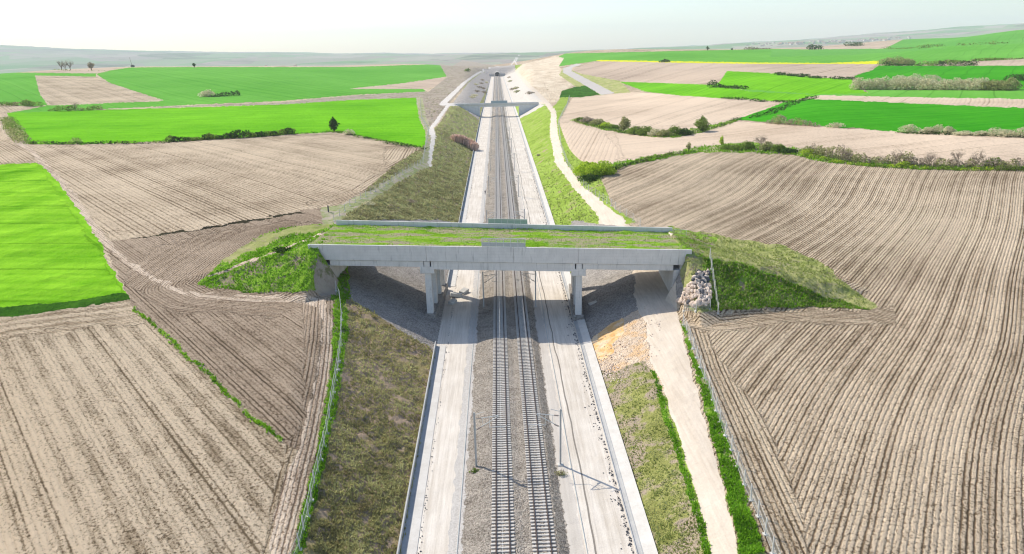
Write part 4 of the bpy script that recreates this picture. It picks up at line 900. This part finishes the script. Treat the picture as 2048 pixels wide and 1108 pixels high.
tree(1247,262,7.8,8.4,'f_olive','round green tree standing above the bush row',n=1900,leaf=.27,trunk=.12)
tree(1405,263,7.6,9.4,'f_mid','large round tree at the right end of the bush row',n=2200,leaf=.27,trunk=.08)
hedge([(1150,243),(1200,256),(1260,268),(1345,274),(1400,264),(1440,254),(1476,240)],1.5,2.4,'f_mid','low green growth under the right-hand bush row',3200,.25,'f_dark',2.5)
hedge([(1500,238),(1540,228),(1590,206),(1625,197)],1.3,1.8,'f_dark','thin dark hedge on the left edge of the dark green field',900,.4,None,5,gap=.2)
bush(1176,352,6.6,7.5,'f_bright','large bright lime bush beside the fence, left lobe',n=3600,leaf=.26,d=7)
bush(1203,350,6.4,8.,'f_bright','large bright lime bush beside the fence, right lobe',n=3600,leaf=.26,d=7)
bush(1182,362,3.2,8,'f_dark','dark shaded shrub at the foot of the lime bush',n=1400,leaf=.24)
hedge([(1215,348),(1250,332),(1300,320),(1345,311),(1372,306)],1.3,1.6,'f_dark','dark low hedge running right from the lime bush',2200,.24,'f_mid',1.6)
tree(1377,303,4.2,3,'f_olive','small spindly tree on the field margin left of the scrub',n=320,leaf=.2,trunk=.3)
bush(1356,309,2.2,2.6,'f_pale','tiny pale bush left of the small spindly tree',n=200,leaf=.18)
tree(1443,290,4.4,2.6,'f_bright','slender bright young tree at the left of the scrub band',n=420,leaf=.22,trunk=.12,cone=True)
for u,v,h_,w_,mt,lb in [(1455,300,2.8,6,'f_mid','spreading dark green shrub in the scrub band, left end'),(1473,301,3.,6,'f_mid','broad green shrub left of the bare tree'),(1495,299,4.2,4.6,'f_mid','taller green shrub just left of the bare tree'),(1535,301,4.2,4.4,'f_olive','olive green shrub just right of the bare tree'),(1556,303,4.2,4.4,'f_mid','round green shrub at the right of the scrub band'),(1578,306,2.4,6,'f_dark','low dark shrub at the right end of the scrub band')]:
    bush(u,v,h_,w_,mt,lb,'shrubs of the scrub band on the field margin',n=1100,leaf=.24)
bare_tree(1521,299,6.8,'pinkish bare tree rising out of the scrub band',mat='barkp',depth=5,spread=.6)
hedge([(1612,308),(1640,312),(1680,320),(1720,326),(1765,330),(1810,333)],4.2,4.,'f_olive','tangled olive brown hedge behind the ribbed field, left half',6200,.24,'f_brown',1.7)
hedge([(1815,333),(1860,334),(1900,335),(1960,337),(2048,339),(2150,344)],3.8,4.,'f_brown','tangled brown hedge behind the ribbed field, right half',6200,.24,'f_olive',1.7)
hedge([(1612,314),(1680,326),(1740,333),(1828,338),(1940,341),(2048,342)],1.2,1.5,'f_mid','bright low growth at the front of the tangled hedge',3000,.22,'f_bright',1.8)
bush(1811,334,2.6,4,'f_bright','bright green bush in front of the tangled hedge',n=800,leaf=.22)
bush(1985,334,3.4,6.2,'f_mid','dark green dome-shaped bush in the tangled hedge',n=1300,leaf=.22)
bush(1620,310,3.8,5,'f_bright','yellow green bush at the left end of the tangled hedge',n=900,leaf=.22)
for u,h_ in ((1690,5.2),(1793,6.4),(1858,5.4),(1912,6.),(1955,5.6)): bare_tree(u,331 if u>1750 else 322,h_,{1690:'low bare tree over the left part of the tangled hedge',1793:'tallest bare tree in the middle of the tangled hedge',1858:'bare tree right of the tallest one in the tangled hedge',1912:'bare tree left of the dome-shaped bush',1955:'bare tree nearest the dome-shaped bush'}[u],'bare trees in the tangled hedge',depth=4,spread=.6)
hedge([(1541,247),(1580,250),(1628,253)],3,3,'f_brown','brown twiggy thicket on the front edge of the dark green field',1800,.28,'f_olive',2)
bush(1672,255,3,7,'f_pale','faint pale shrub right of the brown twiggy thicket',n=500,leaf=.24)
for u,v,h_,w_,lb in [(1818,264,4.,7,'leftmost silvery bush on the edge of the dark green field'),(1855,267,3.6,5,'small silvery bush second from the left on the dark field edge'),(1872,266,4.6,5,'tall leaning silvery bush on the dark field edge'),(1897,267,3.6,4.4,'silvery bush beside the tall leaning one'),(1925,270,2.2,7,'low grey bush in the silvery row'),(1962,271,2.6,6,'low silvery bush right of the low grey bush'),(1990,271,4.2,7,'broad silvery bush toward the right edge'),(2015,273,3.6,6,'silvery bush next to the last one'),(2042,274,4.8,6,'silvery bush cut by the right edge')]:
    bush(u,v,h_,w_,'f_pale',lb,'silvery bushes on the edge of the dark green field',n=700,leaf=.24)
hedge([(1800,266),(1900,270),(2048,275)],1,1.4,'f_dark','dark grassy line under the silvery bushes',900,.3,None,2.5)
hedge([(1428,174),(1455,176),(1492,178)],4,7,'f_dark','dark scrub patch in the green field on the right',900,.55,None,4)
hedge([(1455,198),(1500,201),(1575,204)],1.5,3,'f_dark','thin dark scrub behind the pinkish tan field',600,.45,None,4,gap=.2)
k=0
for u in np.linspace(1716,2020,17):
    k+=1; v=179+ (u-1716)*.004; h_=random.uniform(9,11.5); nm=['first','second','third','fourth','fifth','sixth','seventh','eighth','ninth','tenth','eleventh','twelfth','thirteenth','fourteenth','fifteenth','sixteenth','last'][k-1]
    bush(u,v,h_,9.5,'f_pale' if k<15 else 'f_olive',f'tall pale leafless bush of the long thicket, {nm} counted from its left end','bushes of the long pale thicket',n=1300,leaf=.42,d=9)
for u in (1800,1830,1860): bush(u,166,8,14,'f_pale',{1800:'left',1830:'middle',1860:'right'}[u]+' pale bush of the short row behind the thicket','pale bushes behind the thicket',n=800,leaf=.5)
bush(2036,161,6,16,'f_dark','dark bush behind the right end of the thicket',n=600,leaf=.5)
hedge([(1560,150),(1640,157),(1703,159)],2.5,4,'f_dark','dark ragged hedge below the brown tan field',1200,.6,None,6,gap=.15)
for u,w_,h_,lb in ((1775,16,11,'left green bush above the end of the yellow strip'),(1795,16,13,'tallest green bush above the end of the yellow strip'),(1815,14,10,'right green bush above the end of the yellow strip')): bush(u,130,h_,w_,'f_olive',lb,'bushes at the end of the yellow strip',n=900,leaf=.6)
hedge([(1775,131),(1850,131.5),(1950,131)],4.,6,'f_dark','dark hedge along the back of the green field behind the thicket',1600,.65,'f_mid',5)
hedge([(1850,128),(1930,124),(2048,117.5)],2.6,4,'f_mid','ragged hedge slanting up to the right edge',1400,.6,'f_olive',6,gap=.1)
for u,v,h_,w_,lb in ((1415,101,9,8,'small dark tree alone on the right skyline'),(1464,100,4,7,'tiny dark bush on the skyline right of the lone tree')): tree(u,v,h_,w_,'f_dark',lb,n=300,leaf=.6,trunk=.2)
hedge([(1499,99),(1530,98)],4,12,'f_brown','brown scrub on the left of the far tan field',500,1.4,None,14)
hedge([(1620,99),(1632,98.5),(1640,98.5)],7,14,'f_dark','dark bush patch at the front of the far tan field',500,1.3,None,12)
hedge([(1698,92),(1722,91.5)],7,14,'f_dark','dark bush patch inside the far tan field',500,1.2,None,12)
hedge([(1770,97.5),(1900,93),(2010,88)],4,6,'f_mid','thin hedge line below the corner hillside',900,.9,None,12,gap=.4)
bush(1330,124,5,16,'f_dark','small dark scrub on the yellow strip',n=250,leaf=.8)
bush(935,143,8,9,'f_mid','grey green bush on the earth slope left of the tunnel',n=500,leaf=.6)
# shrubs on the tunnel cutting
for k,(u,v) in enumerate([(948,193),(953,184),(958,176),(951,170),(962,168),(966,178),(943,196),(968,186),(964,161),(972,166)]):
    bush(u,v,3.2,8,'f_brown' if k%3 else 'f_pale',f'brown shrub on the left stone pitching of the tunnel cutting, {["lowest left","mid left","upper","uppermost left","near the wall","low by the track","lowest","beside the track bed","high by the mouth","closest to the mouth"][k]}','shrubs on the left stone pitching',n=200,leaf=.5)
for k,(u,v) in enumerate([(1021,164),(1026,180),(1034,185),(1060,188),(1033,178),(1019,156)]):
    bush(u,v,4.,8,'f_brown' if k%2 else 'f_olive',f'dry shrub on the right stone pitching, {["beside the mouth","low by the drain","double clump","alone on the slope","small upper","highest"][k]}','shrubs on the right stone pitching',n=200,leaf=.5)
bush(1077,312,1.4,2.4,'f_brown','small brown shrub alone on the lime green slope',n=200,leaf=.15)
bush(951,947,.9,1.1,'f_mid','green weed at the foot of the nearest left mast',n=160,leaf=.10,name='weed'); bush(1122,950,.8,1.3,'f_olive','dry weed below the nearest right mast',n=120,leaf=.10,name='weed')
bush(565,505,1.5,3.2,'f_dark','dark low shrub on top of the left embankment',n=420,leaf=.16)
for u,v,lb in ((820,405,'grey bush low on the olive slope beyond the overpass'),(735,410,'pale shrub near the top of the olive slope')): bush(u,v,1.3,4.5,'f_pale' if u<800 else 'f_brown',lb,n=420,leaf=.16)
p=ground(657,424); tag(MB().box(-.16,.16,-.16,.16,-.2,1.9).build('marker_post',M['rockd'],bevel=.03),'short black post beside green tufts left of the overpass','post').location=p
# ------------------------------------------------------------------ grass tufts as real blades
def tufts(label,keys,n,h,wd,mat,ymax,lab_filter=None,blades=3):
    ks=[k for k,e in enumerate(E_) if e[0] in keys and (lab_filter is None or any(t in e[1] for t in lab_filter))]
    m_=np.isin(cls,ks)&(Yg[:-1,:-1]<ymax)&(PF.reshape(NY-1,NX-1,2)[...,0]>-80)&(PF.reshape(NY-1,NX-1,2)[...,0]<2130); ii=np.argwhere(m_)
    if len(ii)==0: return
    s=ii[rng.integers(0,len(ii),n)]; x=Xg[s[:,0],s[:,1]]+rng.normal(size=n)*.08; y=Yg[s[:,0],s[:,1]]+rng.normal(size=n)*.15; z=Zg2[s[:,0],s[:,1]]-.04
    keep=fbm(x/2.2,y/2.2,3)>-.25-.2*rng.random(n); x,y,z=x[keep],y[keep],z[keep]; n=len(x)
    P=np.repeat(np.stack([x,y,z],-1),blades,0); m=len(P); sc=np.repeat((.5+rng.random(n))*np.clip(y/100,1,2.2),blades)*(.7+.6*rng.random(m)); a=rng.random(m)*6.283
    out_=np.stack([np.cos(a),np.sin(a),np.zeros(m)],-1); side=np.stack([-np.sin(a),np.cos(a),np.zeros(m)],-1)
    P=P+out_*(rng.random(m)*wd)[:,None]; tip=P+out_*(h*.5*sc)[:,None]+np.array([0,0,1])*(h*sc)[:,None]; wv_=(wd*sc)[:,None]
    V=np.stack([P-side*wv_,P+side*wv_,tip+side*wv_*.25,tip-side*wv_*.25],1).reshape(-1,3)
    rn=np.repeat(np.clip(.5+fbm(P[:,0]/3,P[:,1]/3,2)*.8+rng.normal(size=m)*.18,0,1),4)
    tag(np_mesh('grass',V,np.arange(4*m).reshape(m,4),M[mat],False,None,{'rnd':rn}),label,'grass',kind='stuff')
tufts('lush green grass on the verges beside the fences',['grass_verge'],10000,.24,.07,'t_green',230,['lush','tuft line'])
tufts('green grass on the field balks and hedge margins',['field_balk'],7000,.24,.07,'t_green',420,['green narrow','narrow green','margin'])
tufts('tangled grass on the left approach embankment',['embankment'],9000,.20,.07,'t_green',200,['left'])
tufts('dry yellowish grass on the right approach embankment',['embankment'],6000,.16,.07,'t_dry',200,['right'])
tufts('rank green grass on the shaded flank of the right embankment',['grass_slope'],7000,.22,.08,'t_green',200,['shaded'])
tufts('tangled olive grass on the near left slope',['cutting_slope'],22000,.20,.07,'t_olive',140,['nearest'])
tufts('dry olive grass on the long left slope',['cutting_slope'],14000,.18,.07,'t_dry2',420,['olive dry'])
tufts('straw coloured grass on the shaded flank of the right embankment',['grass_slope'],5000,.24,.08,'t_dry',200,['shaded'])
tufts('short dry grass on the slopes right of the tracks',['grass_slope','cutting_slope'],9000,.12,.06,'t_dry',330,['pale green','lime'])
#tufts('crop tips along the bright green field at the left edge',['green_field'],16000,.22,.10,'t_green',300,['left edge, nearest'])
# blades on the deck
n=9000; a=rng.uniform(-39,37.5,n); b=rng.uniform(-9.6,9.6,n); b=np.where(rng.random(n)<.35,rng.uniform(7.5,9.7,n),b); z=15.5-.0245*a-(b+9.84)/19.7*(1.05+.01*a)+.22*fbm(a/1.6,b/.7,4)-.2+.25*sm(6,9.6,b)*(.4+fbm(a/3,b,2))
al=rng.random(n)*6.28; P=np.stack([a,b,z],-1); o3=np.stack([np.cos(al),np.sin(al),np.zeros(n)],-1); sd=np.stack([-np.sin(al),np.cos(al),np.zeros(n)],-1); hh=(.12+.22*rng.random(n))[:,None]; tip=P+o3*hh*.5+np.array([0,0,1])*hh
V=np.stack([P-sd*.08,P+sd*.08,tip+sd*.02,tip-sd*.02],1).reshape(-1,3)
np_mesh('grass_blades',V,np.arange(4*n).reshape(n,4),M['t_green'],False,turf,{'rnd':np.repeat(np.clip(.5+fbm(a/3,b,2),0,1),4)})
# ------------------------------------------------------------------ rubble and clods
def rubble(label,pts,s0,s1,mat):
    V=[];Fq=[];base=np.array([(1,0,0),(-1,0,0),(0,1,0),(0,-1,0),(0,0,1),(0,0,-1)],float); fc_=np.array([(0,2,4),(2,1,4),(1,3,4),(3,0,4),(2,0,5),(1,2,5),(3,1,5),(0,3,5)])
    for k,p in enumerate(pts):
        s=random.uniform(s0,s1); q=base*[random.uniform(.6,1.3)*s,random.uniform(.6,1.3)*s,random.uniform(.5,.9)*s]; t=random.random()*3; c,d=math.cos(t),math.sin(t); q=np.stack([q[:,0]*c-q[:,1]*d,q[:,0]*d+q[:,1]*c,q[:,2]],-1); V.append(q+p); Fq.append(fc_+6*k)
    tag(np_mesh('rubble',np.concatenate(V),np.concatenate(Fq),M[mat],False),label,'rubble',kind='stuff')
pts=[]
for k in range(1500):
    y=43+ (random.random()**1.6)*350; pts.append((float(XR(y))-2.15-abs(random.gauss(0,.22))-(random.random()<.12)*random.random()*1.5,y,.05))
rubble('small dark stones strewn along the right drain',pts,.05,.15,'rockd')
pts=[]
for k in range(420):
    y=43+ (random.random()**1.6)*300; pts.append((float(XL(y))+1.9+abs(random.gauss(0,.15)),y,.04))
rubble('small clods strewn along the left drain',pts,.04,.12,'rockd')
pts=[]
for k in range(500):
    u=random.uniform(1172,1325); v=random.uniform(612,790)
    if inpoly(np.array([[u,v]]),[(1172,694),(1240,640),(1290,608),(1322,612),(1325,700),(1300,725),(1190,745)])[0]: p=ground(u,v); pts.append((p[0],p[1],p[2]+.03))
rubble('pale stones scattered over the crumbling earth slope',pts,.06,.22,'rock')
pts=[]
for k in range(260):
    u=random.gauss(1222,16); v=random.gauss(748,10); p=ground(u,v); pts.append((p[0],p[1],p[2]+.05))
rubble('heap of pale stones between the earth slope and the grass',pts,.08,.24,'rock')
# ------------------------------------------------------------------ distant houses
def house_mesh():
    mb=MB(); mb.box(-6,6,-4.5,4.5,-2,5.5); nb=len(mb.f); mb.prism([(-6.6,5.52),(6.6,5.52),(0,8.4)],-5,5)
    o=mb.build('house',M['concw']); o.data.materials.append(M['roof'])
    for p in o.data.polygons:
        if p.center.z>5.6 and abs(p.normal.y)<.5: p.material_index=1
    return o
M['roof']=plain('roof tiles',(.42,.26,.20),.8)
h0=house_mesh(); first=True
def house(u,v,y,lb,grp):
    global first
    p=y if isinstance(y,np.ndarray) else at_y(u,v,y); z=hz(p[0],p[1]); o=h0 if first else h0.copy()
    if not first: COL.objects.link(o)
    first=False; s_=random.uniform(1.,2.); o.location=(p[0],p[1],z); o.rotation_euler=(0,0,random.random()*3); o.scale=(s_,s_,random.uniform(.7,1.5)); tag(o,lb,'house',grp)
kk=0
while kk<90:
    kk+=1; u=1490+330*random.random()**.8; q=ground(u,np.interp(u,[1490,1830],[88,73])+random.uniform(1,7))
    if q[1]<2500: continue
    house(u,80,q,'white house of the distant village on the right skyline','houses of the distant right village')
for k in range(26): house(random.gauss(535,30),126,random.uniform(2900,4200),'white house of the distant hamlet on the left plain','houses of the distant left hamlet')
# ------------------------------------------------------------------ person walking by the tracks
p=at_z(970.5,389,0)
def person(p):
    me=bpy.data.meshes.new('person'); J=[(0,0,.95),(0,0,1.2),(0,0,1.43),(0,.02,1.52),(0,.03,1.62),(0,.03,1.72),(-.2,0,1.42),(-.27,.06,1.15),(-.25,.2,.95),(.2,0,1.42),(.27,-.05,1.15),(.25,.06,.92),(-.1,.02,.9),(-.11,.16,.5),(-.11,.12,.08),(-.11,.28,.04),(.1,-.02,.9),(.11,-.08,.5),(.11,-.28,.12),(.11,-.16,.04),(-.25,.25,.87),(.25,.1,.84)]
    Ed=[(0,1),(1,2),(2,3),(3,4),(4,5),(2,6),(6,7),(7,8),(2,9),(9,10),(10,11),(0,12),(12,13),(13,14),(14,15),(0,16),(16,17),(17,18),(18,19),(8,20),(11,21)]
    rad=[.15,.14,.15,.06,.10,.09,.075,.05,.04,.075,.05,.04,.1,.07,.05,.04,.1,.07,.05,.04,.045,.045]
    me.from_pydata(J,Ed,[]); o=bpy.data.objects.new('person',me); COL.objects.link(o); o.modifiers.new('s','SKIN'); o.modifiers.new('u','SUBSURF').levels=1
    for k,r_ in enumerate(rad): me.skin_vertices[0].data[k].radius=(r_,r_*.85)
    me.skin_vertices[0].data[0].use_root=True
    g=G('dark clothes'); z=g.sep(g.n('TexCoord').outputs['Object'])[2]; c=g.mix(g.math('GREATER_THAN',z,1.5),(.03,.03,.045),(.45,.28,.2)); me.materials.append(g.col(c)); o.location=p; o.rotation_euler=(0,0,.2)
    tag(o,'person in dark clothes walking on the pale bed left of the tracks','person')
    b=bmesh.new(); bmesh.ops.create_icosphere(b,subdivisions=2,radius=.115); hm=bpy.data.meshes.new('hair')
    for v_ in b.verts:
        if v_.co.z<-.02: v_.co.z=-.02
    b.to_mesh(hm); b.free(); hm.materials.append(M['rockd']); q=bpy.data.objects.new('hair',hm); COL.objects.link(q); q.parent=o; q.location=(0,.02,1.71)
person(p)
# ------------------------------------------------------------------ haze
if HAZE>0:
    mb=MB(); mb.box(-22000,22000,-120,15500,-90,560); o=mb.build('haze'); hm=bpy.data.materials.new('haze air'); hm.use_nodes=True; t=hm.node_tree; t.nodes.clear(); oo=t.nodes.new('ShaderNodeOutputMaterial'); v=t.nodes.new('ShaderNodeVolumePrincipled')
    v.inputs['Color'].default_value=(.86,.92,1,1); v.inputs['Density'].default_value=HAZE; v.inputs['Anisotropy'].default_value=0.; t.links.new(v.outputs[0],oo.inputs['Volume']); o.data.materials.append(hm); tag(o,'pale blue haze over the far plain and hills','haze',kind='stuff')
